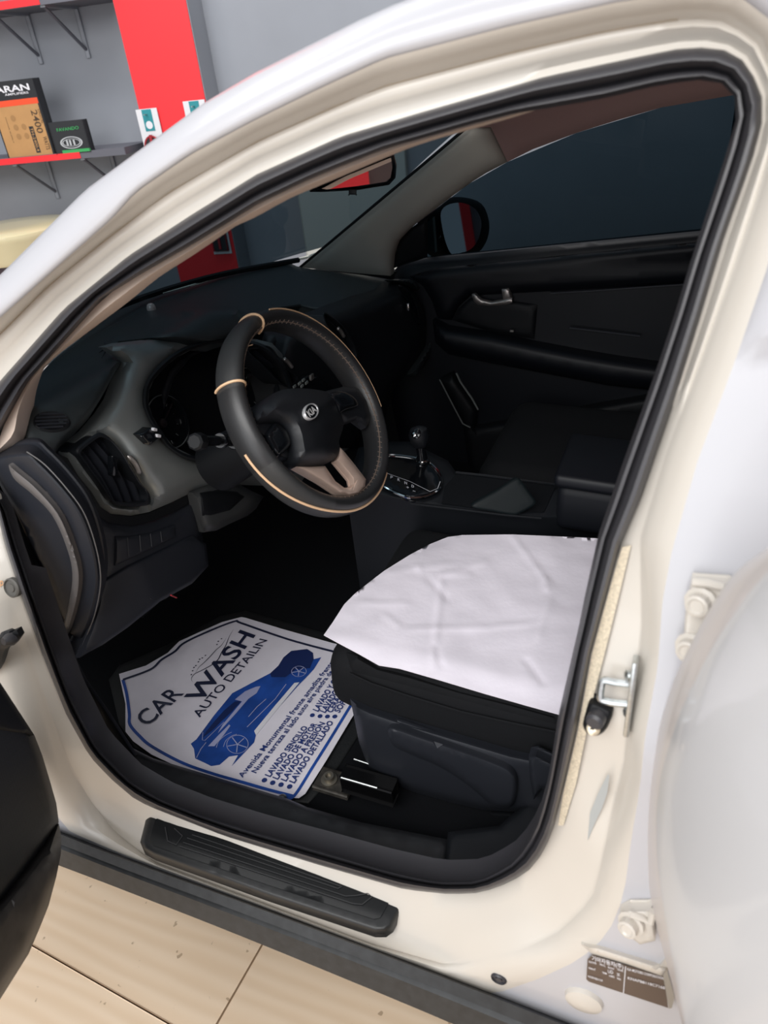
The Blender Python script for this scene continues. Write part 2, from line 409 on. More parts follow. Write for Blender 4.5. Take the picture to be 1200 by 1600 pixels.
# ------------------------------------------------------------------ shelves and goods on the back wall
def shelf(pr0, pr1, pend, rw, th, label, brackets):
    """red-edged wall shelf: front bottom edge left, red tape end, board end (pixels), depth rw"""
    sa, za = sof(*pr0, rw); sb, zb = sof(*pr1, rw); se, ze = sof(*pend, rw); z = zb
    root = empty('wall_shelf', wpt(sb, 0, z), label, 'shelf', None)
    sl = sa - .5
    mb = MB(); mb.box(wpt((sl + se) / 2, rw / 2, z + th / 2), wdir * ((se - sl) / 2), gdir * (rw / 2), V((0, 0, th / 2)), .002, 1)
    mb.build('board', SHE, root, smooth=False)
    mb = MB(); mb.box(wpt((sl + sb) / 2, rw + .0015, z + th / 2), wdir * ((sb - sl) / 2), gdir * .0015, V((0, 0, th / 2)))
    mb.build('edge_tape', RED, root, smooth=False)
    for s in brackets:
        mb = MB(); mb.tube([wpt(s, rw - .02, z - .006), wpt(s, .012, z - .15)], .007, 6)
        mb.build('bracket', mat('grey_steel_bracket', '#5d5f68', .5), root); mb = MB()
        mb.box(wpt(s, .006, z - .09), wdir * .008, gdir * .004, V((0, 0, .09)), .002, 1)
        mb.box(wpt(s, rw / 2, z - .004), wdir * .01, gdir * (rw / 2 - .01), V((0, 0, .004)), .001, 1)
        mb.build('bracket_plate', WAL, root)
    return root, z + th
sh, ztop = shelf((0, 263), (127, 247), (196, 240), .26, .024, 'lower grey wall shelf with red front edge carrying the brown box', (sof(26, 262, .24)[0], sof(132, 253, .24)[0]))
sh2, ztop2 = shelf((0, 18), (63, 7), (143, 8), .26, .026, 'upper grey wall shelf with red front edge at top of photo', (sof(-10, 26, .24)[0], sof(70, 14, .24)[0]))
def boxobj(name, s, w_, hgt, dep, d0, zb, m, label, cat, lean=0, bev=.003):
    root = empty(name, wpt(s, d0 - dep / 2, zb), label, cat)
    mb = MB(); mb.box(wpt(s, d0 - dep / 2, zb + hgt / 2), wdir * (w_ / 2), gdir * (dep / 2), V((0, 0, hgt / 2)), bev, 1)
    mb.build('carton', m, root, smooth=False); return root
# amplifier carton
dF = .25
sL, _ = sof(-8, 180, dF); sR, _ = sof(87, 246, dF); zt = sof(68, 121, dF)[1]; hb = zt - ztop
bx = boxobj('speaker_amplifier_box', (sL + sR) / 2, sR - sL, hb, .05, dF, ztop, BKC, 'tall brown and black amplifier carton with orange band on lower shelf', 'box')
wB = sR - sL
mb = MB(); mb.box(wpt((sL + sR) / 2 - .002, dF + .0002, ztop + .5 * hb), wdir * (wB / 2 - .005), gdir * .0004, V((0, 0, hb * .497))); mb.build('printed_front', CRD, bx, smooth=False)
def bp_(a, h): return wpt(sL + a * wB, dF + .0008, ztop + h * hb)
up1 = V((0, 0, 1))
mb = MB(); mb.box(wpt((sL + sR) / 2, dF + .0004, ztop + .88 * hb), wdir * (wB / 2 - .001), gdir * .0004, V((0, 0, hb * .118))); mb.build('black_band', BKC, bx, smooth=False)
mb = MB(); mb.add([wpt(sL + a * wB, dF + .001, ztop + hh * hb) for a, hh in ((0, .78), (.16, .685), (1, .69), (1, .765), (.18, .765), (0, .85))], [[0, 1, 2, 3, 4, 5]]); mb.build('orange_band', ORG, bx, smooth=False)
mb = MB(); text3('TARAN', wpt(sL + .02 * wB, dF + .0015, ztop + .87 * hb), wpt(sL + .9 * wB, dF + .0015, ztop + .87 * hb), up1 * .08 * hb, mb, .025)
text3('AMPLIFIERS', wpt(sL + .35 * wB, dF + .0015, ztop + .825 * hb), wpt(sL + .85 * wB, dF + .0015, ztop + .825 * hb), up1 * .028 * hb, mb, .01)
mb.build('maker_lettering', WHI, bx, smooth=False)
mb = MB()
text3('2400', wpt(sL + .78 * wB, dF + .0012, ztop + .61 * hb), wpt(sL + .78 * wB, dF + .0012, ztop + .30 * hb), wdir * .13 * wB, mb, .01)
text3('DIGITAL', wpt(sL + .93 * wB, dF + .0012, ztop + .61 * hb), wpt(sL + .93 * wB, dF + .0012, ztop + .42 * hb), wdir * .05 * wB, mb)
text3('WATTS', wpt(sL + .86 * wB, dF + .0012, ztop + .25 * hb), wpt(sL + .86 * wB, dF + .0012, ztop + .07 * hb), wdir * .09 * wB, mb, .01)
for k in range(9):
    text3('POWER SUPPLY', wpt(sL + .2 * wB, dF + .0012, ztop + .55 * hb), wpt(sL + .2 * wB, dF + .0012, ztop + .2 * hb), wdir * .02 * wB, mb) if k == 0 else None
ce = wpt(sL + .45 * wB, dF + .0012, ztop + .28 * hb)
for q in range(5):
    MB().lathe(ce + wdir * (.03 * ((q % 2) - .5) * 1.3) + up1 * (.035 * (q // 2)), -gdir, [(.012, 0), (.009, .0001)], 12).build('printed_disc', mat('faint_brown_print', '#a37b4f', .8), bx, smooth=False)
mb.build('printed_lettering', mat('brown_print', '#4a3a2c', .7), bx, smooth=False)['kind'] = 'stuff'
mb = MB(); mb.box(wpt(sL + .68 * wB, dF + .001, ztop + .22 * hb), wdir * (.045 * wB), gdir * .0005, up1 * (.18 * hb)); mb.build('model_panel', BKC, bx, smooth=False)
mb = MB(); text3('TH-2400.4', wpt(sL + .655 * wB, dF + .0018, ztop + .38 * hb), wpt(sL + .655 * wB, dF + .0018, ztop + .06 * hb), wdir * .055 * wB, mb, .01); mb.build('model_lettering', CRD, bx, smooth=False)
# small black carton
dG = .262
gL, _ = sof(90, 243, dG); gR, _ = sof(142, 238, dG); hg = sof(108, 190, dG)[1] - ztop; wG = gR - gL
gx = boxobj('tweeter_box', (gL + gR) / 2, wG, hg, .035, dG, ztop, BKC, 'small black carton with green lettering beside the amplifier carton', 'box')
mb = MB(); text3('FAVANDO', wpt(gL + .2 * wG, dG + .001, ztop + .72 * hg), wpt(gL + .85 * wG, dG + .001, ztop + .74 * hg), up1 * .1 * hg, mb, .01); mb.build('green_lettering', GRN, gx, smooth=False)
mb = MB(); mb.box(wpt(gL + .6 * wG, dG + .0008, ztop + .05 * hg), wdir * (.42 * wG), gdir * .0004, up1 * (.05 * hg)); mb.build('green_band', GRN, gx, smooth=False)
gc = wpt(gL + .52 * wG, dG + .001, ztop + .33 * hg)
mb = MB(); n = 26
for (rx, rz, q) in ((.33, .2, .045), (.27, .13, .03)):
    vs = []
    for k in range(n):
        a = 2 * math.pi * k / n
        for rr in (1, 1 - q / rx): vs.append(gc + wdir * (rx * wG * rr * math.cos(a)) + up1 * (rz * hg * rr * math.sin(a)))
    mb.add(vs, [[2 * k, 2 * ((k + 1) % n), 2 * ((k + 1) % n) + 1, 2 * k + 1] for k in range(n)])
for a in (-.12, -.03, .08): mb.box(gc + wdir * (a * wG) + up1 * (.0 * hg), wdir * .025 * wG, gdir * .0002, up1 * (.09 * hg))
mb.build('printed_speaker', mat('silver_print', '#b9bcc0', .5), gx, smooth=False)
zt = sof(560, 225)[1]; a_ = sof(474, 330)[0]; b_ = sof(640, 330)[0]
mb = MB(); mb.box(wpt((a_ + b_) / 2, .02, zt / 2), wdir * ((b_ - a_) / 2), gdir * .018, V((0, 0, zt / 2)), .004, 1); mb.build('pale_wall_slab', mat('pale_grey_slab', '#c9cac4', .6), wall_back, smooth=False)  # guessed slab for the paler area behind the windscreen
tw = empty('pink_package', wpt(sof(20, 5, .2)[0], .18, ztop2), 'pink shrink-wrapped package lying on the upper shelf', 'package')
mb = MB(); mb.box(wpt(sof(-10, 5, .2)[0], .17, ztop2 + .03), wdir * .11, gdir * .05, up1 * .03, .012, 2); mb.build('wrapper', mat('pink_wrap', '#b77a80', .4, coat=.4), tw)
mb = MB(); mb.box(wpt(sof(-10, 5, .2)[0], .221, ztop2 + .03), wdir * .06, gdir * .001, up1 * .018); mb.build('package_label', WHC, tw, smooth=False)
# three hanging blister cards on the red pilaster
def card(sc, zt, w_, hgt, label, gid):
    d = PD + .012; root = empty('blister_card', wpt(sc, d, zt), label, 'package', 'white blister cards hanging on the red pilaster')
    mb = MB(); mb.box(wpt(sc, d, zt - hgt / 2), wdir * (w_ / 2), gdir * .0015, up1 * (hgt / 2), .0008, 1); mb.build('card', WHC, root, smooth=False)
    mb = MB(); mb.box(wpt(sc, d + .0022, zt - .14 * hgt), wdir * (w_ * .23), gdir * .0006, up1 * (.135 * hgt)); mb.build('teal_tab', TEA, root, smooth=False)
    mb = MB(); mb.lathe(wpt(sc, d + .003, zt - .2 * hgt), -gdir, [(w_ * .16, 0), (w_ * .12, .0004)], 16); mb.build('round_badge', WHI, root, smooth=False)
    pts = []
    for k in range(13):
        a = math.pi * k / 12; pts.append((.40 * math.cos(a), -.34 - .16 + .16 * math.sin(a)))
    pts += [(-.40, -.95), (.40, -.95)]
    fr = [wpt(sc + a * w_, d + .002, zt + b * hgt) for a, b in pts]
    mb = MB(); n = len(fr); bk = [p - gdir * .012 for p in fr]; mb.add(fr + bk, [list(range(n, 2 * n))] + [[i, (i + 1) % n, (i + 1) % n + n, i + n] for i in range(n)]); mb.build('blister', BKC, root, smooth=False)
    mb = MB(); mb.tube([p - gdir * .012 for p in fr], .004, 6, closed=True); mb.box(wpt(sc, d + .016, zt - .62 * hgt), wdir * (.06 * w_), gdir * .004, up1 * (.3 * hgt)); mb.build('red_trim', DKP, root)
    mb = MB(); mb.tube([wpt(sc, PD, zt - .02), wpt(sc, d + .03, zt - .02)], .003, 6); mb.build('peg', ZNC, root)
sa, za = sof(230, 170, PD); sb, _ = sof(245, 170, PD); wc = sof(246, 168, PD)[0] - sof(214, 172, PD)[0]
card(sof(230, 170, PD)[0], sof(230, 170, PD)[1], wc, .30, 'white blister card with teal tab hanging left on the red pilaster', 0)
card(sof(304, 157, PD)[0], sof(304, 157, PD)[1], wc, .30, 'white blister card hanging right on the red pilaster, mostly hidden by car roof', 1)
q = sof(349, 390, PD); card(q[0], q[1] + .285, wc * .9, .30, 'white blister card seen through the windscreen at the pilaster edge', 2)
# cream shrink-wrapped round seat beyond the far wing
cc = hit(12, 388, ax_(1, -1.0)); cc = V((cc.x + .06, cc.y - .12, 0)); print('pouffe to wall', WD - (cc - CAM).dot(gdir), cc)
zt = hit(50, 351, ax_(1, cc.y)).z
pf = empty('wrapped_pouffe', (cc.x, cc.y, 0), 'cream shrink-wrapped round pouffe standing beyond the far wing', 'stool')
prof = [(.20, 0), (.235, .02), (.24, .3), (.24, zt - .10)]
mb = MB(); mb.lathe((cc.x, cc.y, 0), (0, 0, 1), prof, 40); mb.build('fabric_base', DRK, pf)
mb = MB(); mb.lathe((cc.x, cc.y, 0), (0, 0, 1), [(.243, zt - .13), (.25, zt - .115), (.252, zt - .04), (.258, zt - .028), (.256, zt - .012), (.24, zt - .002), (.1, zt), (.01, zt)], 48); mb.build('wrapped_top', CRM, pf)

# ------------------------------------------------------------------ the car
car = empty('car', (0, 0, 0), 'white five-door car standing with its left doors open', 'car')
X_ = lambda x: (lambda p, off=0: (x - p.x) - off)
# --- rings around the door aperture (pixel outline, offset outwards)
R0 = [(-60, 690), (-30, 635), (0, 595), (25, 567), (100, 482), (200, 400), (300, 335), (400, 273), (533, 213), (667, 173), (800, 135), (850, 120), (967, 95), (1054, 77), (1112, 73), (1140, 80), (1162, 95), (1185, 131), (1193, 160), (1190, 200), (1173, 257), (1133, 367), (1093, 500), (1060, 605), (1000, 780), (970, 850), (953, 912), (923, 1022), (900, 1147), (878, 1240), (866, 1290), (850, 1331), (822, 1365), (775, 1388), (740, 1396), (700, 1397), (633, 1390), (500, 1352), (350, 1306), (240, 1263), (212, 1250), (172, 1216), (140, 1182), (105, 1120), (67, 1025), (32, 927), (7, 850), (-10, 780), (-40, 730)]
RI = [(-55, 740), (-20, 700), (0, 672), (15, 645), (42, 597), (100, 532), (160, 465), (225, 425), (300, 382), (400, 320), (483, 280), (600, 233), (733, 195), (800, 178), (850, 170), (937, 155), (1025, 134), (1075, 126), (1105, 124), (1130, 131), (1147, 148), (1153, 180), (1133, 247), (1100, 347), (1077, 417), (1053, 497), (1022, 590), (968, 740), (934, 840), (915, 925), (904, 980), (873, 1115), (856, 1220), (840, 1280), (822, 1320), (795, 1350), (760, 1369), (735, 1376), (680, 1376), (600, 1357), (500, 1328), (400, 1300), (312, 1272), (250, 1247), (200, 1217), (150, 1165), (107, 1080), (75, 990), (27, 850), (12, 800), (-5, 770)]
R1 = [(-80, 590), (0, 522, ), (75, 447), (175, 367), (265, 300), (400, 222), (520, 168), (600, 135), (800, 82), (950, 48), (1060, 30), (1120, 28), (1180, 60), (1212, 130), (1210, 210), (1180, 310), (1145, 417), (1100, 545), (1040, 710), (1000, 840), (1003, 975), (998, 1037), (981, 1131), (975, 1194), (959, 1250), (942, 1330), (930, 1390), (908, 1420), (867, 1458), (804, 1487), (700, 1508), (580, 1475), (400, 1407), (240, 1347), (180, 1300), (140, 1250), (107, 1190), (85, 1130), (50, 1030), (20, 945), (-10, 860), (-90, 740)]
R2 = [(-80, 565), (0, 497), (100, 408), (175, 342), (213, 300), (300, 240), (400, 187), (500, 138), (600, 92), (800, 40), (966, 3), (1080, -14), (1150, -10), (1215, 40), (1245, 120), (1240, 250), (1205, 400), (1150, 560), (1090, 720), (1050, 860), (1035, 940), (1028, 1040), (1008, 1150), (1000, 1230), (985, 1320), (975, 1400), (950, 1460), (905, 1500), (840, 1530), (765, 1556), (700, 1528), (400, 1413), (200, 1338), (110, 1300), (60, 1240), (10, 1120), (-40, 1000), (-140, 800)]
R3 = [(-80, 498), (0, 430), (30, 400), (133, 297), (213, 238), (320, 160), (400, 113), (455, 85), (560, 32), (620, 5), (750, -40), (1000, -90), (1200, -110), (1330, 0), (1330, 200), (1330, 400), (1320, 600), (1300, 800), (1270, 940), (1220, 1060), (1160, 1180), (1120, 1280), (1100, 1380), (1090, 1480), (1080, 1640), (950, 1640), (879, 1604), (700, 1534), (400, 1419), (200, 1346), (95, 1306), (30, 1270), (-30, 1180), (-100, 1000), (-190, 800)]
def o3(pts, fn): return [(p[0], p[1], fn(*p[:2])) for p in pts]
def top_w(u, v): return sst(40, -60, (v - 760) + (u - 560) * .9 + 300)     # 1 along the pillar and roof rail, 0 elsewhere
q0 = ringpx(o3(R0, lambda u, v: 0)); q1 = ringpx(o3(R1, lambda u, v: lerp(.012, .047, sst(1270, 1360, v)) if u < 860 else .012 + .02 * sst(1250, 1350, v))); q2 = ringpx(o3(R2, lambda u, v: .05 if v < 1300 else .056)); q3 = ringpx(o3(R3, lambda u, v: .025 if v < 520 and u < 1100 else .055)); qi = ringpx(o3(RI, lambda u, v: -.02))
def rows_px(qa, qb, ts, sh=None):
    rows = []
    for t in ts:
        rows.append([(lerp(a[0], b[0], t), lerp(a[1], b[1], t), lerp(a[2], b[2], t) + (sh(t, a) if sh else 0)) for a, b in zip(qa, qb)])
    return rows
def to3(row): return [hit(u, v, lambda p, oo=o: side(p, oo)) for u, v, o in row]
rws = rows_px(q0, q1, (0, .25, .5, .75, .94), lambda t, a: -.004 * math.sin(math.pi * t * 2) if a[1] < 620 else 0) + rows_px(q1, q2, (0, .06, .2, .5, .8, .95), lambda t, a: .006 * math.sin(math.pi * t)) + rows_px(q2, q3, (0,))
inn = [[p + V((0, -.015, 0)) for p in to3(q0)]]
loft('door_aperture', inn + [to3(r) for r in rws], JAMB, car, cc=True, ang=60)['label'] = 'cream painted door aperture flange'
rws = rows_px(q2, q3, (0, .05, .2, .4, .6, .8, .93, 1), lambda t, a: (.018 * math.sin(math.pi * t) ** .7 if a[1] < 560 else 0))
w3 = [to3(r) for r in rws]
last = w3[-1]; roll = [[p + V((0, -.02, -.004)) for p in last], [p + V((0, -.07, -.03)) for p in last]]
loft('outer_side_panel', w3 + roll, PAINT, car, cc=True, ang=60)['label'] = 'glossy white outer pillar and roof rail'
sm_ = [(-40, 552), (0, 522), (75, 447), (175, 367), (265, 300), (400, 222), (520, 168), (600, 135), (800, 82), (950, 48), (1060, 30)]
mb = MB(); mb.tube([hit(u, v, lambda p: side(p, .0125)) for u, v in crv(sm_, 60)], .0012, 6); mb.build('crease_shade_line', mat('crease_shade', '#a99c8a', .7), car)  # thin dark tube that paints the shade in the jamb crease
# roof, windscreen
def zs(x): return 1.347 + .5 * (.92 - x) - .18 * (.92 - x) ** 2 if x > .3 else 1.347 + .31 - .069 + .04 * (.3 - x) - .04 * (.3 - x) ** 2
rows = []
for x in [.60, .5, .4, .3, .1, -.2, -.6, -1.0, -1.5]:
    rows.append([V((x, y * .56, zs(x) - .02 + .035 * (1 - y * y))) for y in [k / 8 - 1 for k in range(17)]])
loft('roof_panel', rows, PAINT, car)
rows = []
for x in [.58, .4, .1, -.3, -.8, -1.4]:
    rows.append([V((x, y * .50, zs(x) - .075 + .03 * (1 - y * y))) for y in [k / 6 - 1 for k in range(13)]])
loft('headliner', rows, HDL, car)
rows = []
for t in [k / 8 for k in range(9)]:
    rows.append([V((lerp(1.16 + .19 * (1 - y * y), .585 + .05 * (1 - y * y), t), y * (1 if y > 0 else 1.38) * lerp(.70, .60, t), lerp(1.03 + .02 * (1 - y * y), 1.43 + .03 * (1 - y * y), t) + .012 * math.sin(math.pi * t))) for y in [k / 10 - 1 for k in range(21)]])
loft('windscreen', rows, GLS, car)
mb = MB()
mb.tube(crv([(1.17, .55, 1.075), (1.28, .3, 1.09), (1.345, 0, 1.09), (1.29, -.35, 1.075), (1.17, -.66, 1.045)], 20), .008, 6)
mb.build('wiper_cowl', BLK, car)
mb = MB()
mb.tube([hit(255, 458, X_(1.29)), hit(310, 443, X_(1.30)), hit(360, 427, X_(1.28)), hit(400, 421, X_(1.26)), hit(440, 411, X_(1.25)), hit(480, 402, X_(1.22)), hit(495, 396, X_(1.19))], [.001, .003, .002, .002, .003, .005, .004], 6)
mb.build('wiper_arm', mat('highlight_wiper_arm', '#f2f2e4', .4), car)  # bright highlight along the wiper put into its near-white colour
# weatherstrip
prof = [(0, .004), (.06, .016), (.2, .028), (.36, .028), (.5, .016), (.58, .002), (.64, .000), (.72, .012), (.85, .012), (.95, 0), (1, -.012)]
rws = []
for t, hgt in prof: rws.append([(lerp(a[0], b[0], t), lerp(a[1], b[1], t), hgt) for a, b in zip(q0, qi)])
w3 = [to3(r) for r in rws]; w3.append([p + V((0, -.012 if q[1] < 900 else -.035, 0)) for p, q in zip(w3[-1], qi)])
loft('weatherstrip', w3, RUB, car, cc=True, ang=70)
# near A pillar trim
ti = [(-20, 745), (5, 712), (35, 690), (39, 650), (45, 622), (57, 592), (82, 562), (120, 532), (160, 502), (200, 472), (250, 432), (300, 400), (350, 366), (371, 352), (400, 339), (453, 310), (507, 287), (613, 242), (667, 222), (733, 203), (800, 184), (850, 168)]
to_ = [(-30, 705), (-5, 690), (6, 665), (16, 640), (28, 618), (42, 595), (65, 568), (100, 530), (150, 478), (190, 445), (225, 423), (280, 391), (330, 362), (352, 349), (400, 318), (450, 294), (500, 272), (600, 232), (667, 212), (733, 193), (800, 176), (850, 160)]
N = 60; a_ = crv(ti, N); b_ = crv(to_, N); rows = []
for t, o in ((0, -.016), (.5, -.012), (1, -.04)): rows.append([hit(lerp(q[0], p[0], t), lerp(q[1], p[1], t), lambda pp, oo=o: side(pp, oo)) for p, q in zip(a_, b_)])
rows.append([p + V((.03, -.05, 0)) for p in rows[-1]])
loft('front_pillar_trim', rows, TRM, car)['label'] = 'beige inner trim of the near windscreen pillar'
# far pillar trim, header, far glass
patch('far_pillar_trim', [(470, 418), (520, 377), (600, 310), (680, 243), (736, 196), (767, 199), (780, 226), (793, 253), (760, 270), (733, 287), (683, 323), (640, 357), (620, 378), (613, 400), (610, 431), (560, 427)], fpil, FPT, car, rnd=.02, rpx=20, depth=(0, -.03, 0))['label'] = 'grey trim of the far windscreen pillar'
mb = MB(); mb.tube([hit(u, v, lambda p: fpil(p, .003)) for u, v in ((466, 420), (520, 375), (600, 308), (680, 241), (740, 190))], .004, 6); mb.build('windscreen_edge_seal', BLK, car)
patch('roof_side_trim', [(730, 200), (767, 199), (780, 226), (793, 253), (833, 233), (900, 208), (967, 187), (1033, 168), (1150, 148), (1190, 140), (1190, 95), (1100, 95), (950, 120), (800, 150)], fpil, HDL, car, off=-.004, rnd=.012, rpx=18, depth=(0, -.03, .02))['label'] = 'red-tinted taupe trim above the far side window'
pd = empty('front_passenger_door', (.5, -.74, .8)); pd.parent = car; pd.location = (.5, -.74, .8)
patch('window_glass', [(640, 358), (733, 287), (793, 253), (900, 208), (1033, 168), (1200, 135), (1190, 352), (1090, 361), (670, 402), (625, 410)], lambda p, o=0: p.y - Yf(p.z) + .02 - o, GLD, pd, step=40)
# far door panel
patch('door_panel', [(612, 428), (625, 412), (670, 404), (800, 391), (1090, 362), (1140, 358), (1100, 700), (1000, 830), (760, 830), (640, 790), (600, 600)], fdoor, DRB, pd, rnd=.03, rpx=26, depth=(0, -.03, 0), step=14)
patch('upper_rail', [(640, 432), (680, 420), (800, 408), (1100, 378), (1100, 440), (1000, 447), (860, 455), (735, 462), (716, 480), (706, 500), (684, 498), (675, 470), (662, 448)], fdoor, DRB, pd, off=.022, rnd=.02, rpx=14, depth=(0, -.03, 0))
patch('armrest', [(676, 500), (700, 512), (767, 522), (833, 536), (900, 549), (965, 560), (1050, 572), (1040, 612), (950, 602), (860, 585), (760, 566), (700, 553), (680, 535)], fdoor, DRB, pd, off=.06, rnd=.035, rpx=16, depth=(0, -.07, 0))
patch('map_pocket', [(687, 593), (706, 583), (745, 640), (742, 668), (833, 653), (933, 634), (1060, 612), (1040, 740), (900, 800), (740, 780), (723, 662)], fdoor, BLK, pd, off=.045, rnd=.02, rpx=10, depth=(0, -.05, 0))
mb = MB(); mb.tube([hit(u, v, lambda p: fdoor(p, .048)) for u, v in ((687, 593), (705, 628), (723, 662), (735, 668))], .0022, 6); mb.tube([hit(u, v, lambda p: fdoor(p, .05)) for u, v in ((713, 583), (719, 596), (725, 605), (737, 622), (747, 640))], .003, 6); mb.build('pocket_edge', FAC, pd)
mb = MB(); mb.tube([hit(u, v, lambda p: fdoor(p, .01)) for u, v in ((860, 458), (930, 454), (1000, 449), (1090, 443))], .003, 6); mb.tube([hit(u, v, lambda p: fdoor(p, .02)) for u, v in ((890, 512), (940, 518), (1000, 525))], .003, 6); mb.build('trim_line', LOW, pd)
mb = MB(); patch('', [(737, 460), (742, 459), (752, 468), (768, 472), (783, 469), (800, 466), (800, 473), (792, 476), (765, 478), (747, 476), (740, 470)], fdoor, SIL, None, off=.03, rnd=.004, rpx=3, depth=(0, -.012, 0), step=4, mb=mb)
patch('', [(784, 452), (795, 451), (799, 467), (786, 469)], fdoor, SIL, None, off=.026, rnd=.003, rpx=3, depth=(0, -.02, 0), step=4, mb=mb)
mb.build('door_pull', SIL, pd)['label'] = 'silver inside door handle'
patch('handle_recess', [(707, 500), (716, 482), (735, 466), (800, 470), (840, 476), (835, 530), (770, 520)], fdoor, BLK, pd, off=.012, rnd=.01, rpx=8)
mb = MB(); mb.box(hit(800, 517, lambda p: fdoor(p, .03)), (.006, 0, 0), (0, .004, 0), (0, 0, .003), .001, 1); mb.build('lock_button', SIL, pd)
# far outside mirror
pm = hit(722, 352, ax_(1, -.97))
mn = V((-.80, .60, .115)).normalized()
fm = plane(pm, mn)
mb = MB(); ring = [(682, 330), (700, 316), (725, 314), (750, 326), (760, 345), (758, 368), (745, 388), (722, 399), (702, 399), (690, 380), (684, 355)]
patch('side_mirror', crv([(676, 330), (690, 312), (722, 308), (752, 318), (764, 345), (762, 372), (748, 394), (722, 403), (698, 402), (684, 385), (677, 355)], 40, True), fm, BLK, car, rnd=.03, rpx=14, depth=-mn * .09)
sm = bpy.data.objects['side_mirror']; sm['label'] = 'outside mirror beyond the far window'
patch('mirror_glass', crv([(689, 332), (700, 320), (722, 317), (742, 326), (752, 346), (748, 372), (736, 389), (720, 395), (706, 397), (697, 380), (691, 355)], 40, True), fm, MIR, sm, off=.004)
mb = MB(); patch('', [(664, 352), (676, 340), (680, 395), (664, 390)], ax_(1, -.80), PAINT, None, depth=(0, -.02, 0), mb=mb); mb.build('mirror_base', mat('grey_mirror_base', '#8d928c', .6), sm)
patch('mirror_sail', [(617, 384), (640, 358), (668, 340), (668, 402), (612, 420)], lambda p, o=0: p.y - Yf(p.z) - .012 - o, BLK, pd, rnd=.01, rpx=8)
# rear view mirror
pr = hit(560, 276, ax_(1, .02)); rn = (V((-.4, .5, -.12))).normalized(); rn = V((-.715, 1.83, .22)).normalized()
fr_ = plane(pr, rn)
rm = patch('rear_view_mirror', [(484, 300), (486, 262), (500, 248), (600, 232), (616, 240), (620, 258), (618, 278), (608, 289), (560, 297), (505, 300)], fr_, GLB, car, rnd=.02, rpx=7, depth=-rn * .03)
patch('mirror_glass', [(492, 293), (494, 262), (505, 252), (600, 238), (611, 246), (613, 262), (610, 278), (602, 284), (556, 291), (510, 296)], fr_, MIR, rm, off=.003)
mb = MB(); q = hit(551, 300, fr_); mb.box(q, CR * .007, CU * .005, rn * .006, .002); mb.build('anti_glare_tab', BLK, rm)
mb = MB(); mb.tube([pr - rn * .03, V((.68, 0, 1.44))], .012, 8); mb.build('mirror_stalk', BLK, rm)

# bonnet, front wings and far rear quarter (out of the photograph's frame or hidden, but part of the car)
rows = []
for x, z in ((1.36, .985), (1.5, .965), (1.75, .92), (2.0, .85), (2.12, .78), (2.15, .66)):
    rows.append([V((x - .10 * (k / 8) ** 2, .70 * k / 8, z - .05 * (k / 8) ** 2)) for k in range(-8, 9)])
loft('bonnet', rows, PAINT, car)
for sg in (1, -1):
    rows = []
    for x, zt_, zb, y in ((1.08, .96, .62, .90), (1.2, .955, .68, .91), (1.4, .945, .76, .915), (1.6, .925, .78, .915), (1.8, .89, .74, .90), (2.0, .82, .62, .84), (2.12, .74, .5, .74)):
        rows.append([V((x, sg * (y - .22), zt_ - .005)), V((x, sg * (y - .08), zt_ - .01)), V((x, sg * y, zt_ - .06)), V((x, sg * (y + .01), (zt_ + zb) / 2)), V((x, sg * y, zb)), V((x, sg * (y - .06), zb))])
    loft('front_wing', rows, PAINT, car)
mb = MB(); mb.add([(-.03, -.725, 1.03), (-1.1, -.725, 1.06), (-1.05, -.60, 1.40), (-.03, -.58, 1.42)], [[0, 1, 2, 3]]); mb.build('rear_window_glass', GLD, car, smooth=False)
# --- dashboard
base = crv([(38, 692), (40, 650), (46, 622), (58, 592), (84, 562), (122, 532), (160, 503), (205, 468), (225, 466), (255, 457), (300, 446), (370, 423), (440, 408), (472, 418), (560, 429), (618, 438)], 70)
dashb = patch('dashboard', base + [(600, 452), (560, 466), (533, 476), (504, 489), (470, 480), (430, 486), (400, 500), (380, 520), (330, 536), (274, 531), (233, 533), (187, 538), (168, 546), (190, 566), (187, 569), (175, 590), (163, 613), (146, 640), (122, 666), (99, 686), (89, 700), (86, 712), (60, 700)], padd, PAD, car, rnd=.012, rpx=8, depth=(.02, 0, -.02), step=10)
dashb['label'] = 'black dashboard with soft vinyl top'
mb = MB(); q = hit(237, 484, padd); mb.lathe(q, (0, 0, 1), [(.012, 0), (.012, .006), (.009, .014), (.004, .017)], 16); mb.build('light_sensor', mat('pale_sensor_dome', '#b9a8a4', .15, coat=1), dashb)
# passenger side dash face
df2 = lambda p, o=0: dashx(p.y, p.z) - p.x - o
patch('passenger_fascia', [(498, 492), (533, 478), (560, 468), (600, 454), (620, 442), (640, 446), (656, 458), (672, 480), (677, 503), (667, 543), (640, 580), (612, 612), (600, 660), (590, 780), (470, 790), (430, 700), (420, 600), (440, 520)], df2, PLA, dashb, off=.0, rnd=.04, rpx=22, depth=(.05, 0, 0), step=12)
patch('end_pad', [(618, 438), (640, 436), (662, 446), (680, 470), (686, 503), (676, 545), (650, 590), (640, 585), (667, 543), (677, 503), (672, 480), (656, 458), (640, 446)], df2, PAD, dashb, off=-.01, rnd=.015, rpx=6, depth=(.04, 0, 0), step=6)
patch('passenger_vent', crv([(621, 446), (634, 450), (646, 466), (654, 488), (655, 508), (648, 500), (640, 478), (630, 462)], 30, True), df2, GLB, dashb, off=.006, rnd=.004, rpx=4, step=5)
mb = MB(); mb.box(hit(638, 480, lambda p: df2(p, .012)), (.004, 0, 0), (0, .006, 0), (0, 0, .012), .002); mb.build('vent_slider', CHR, dashb)
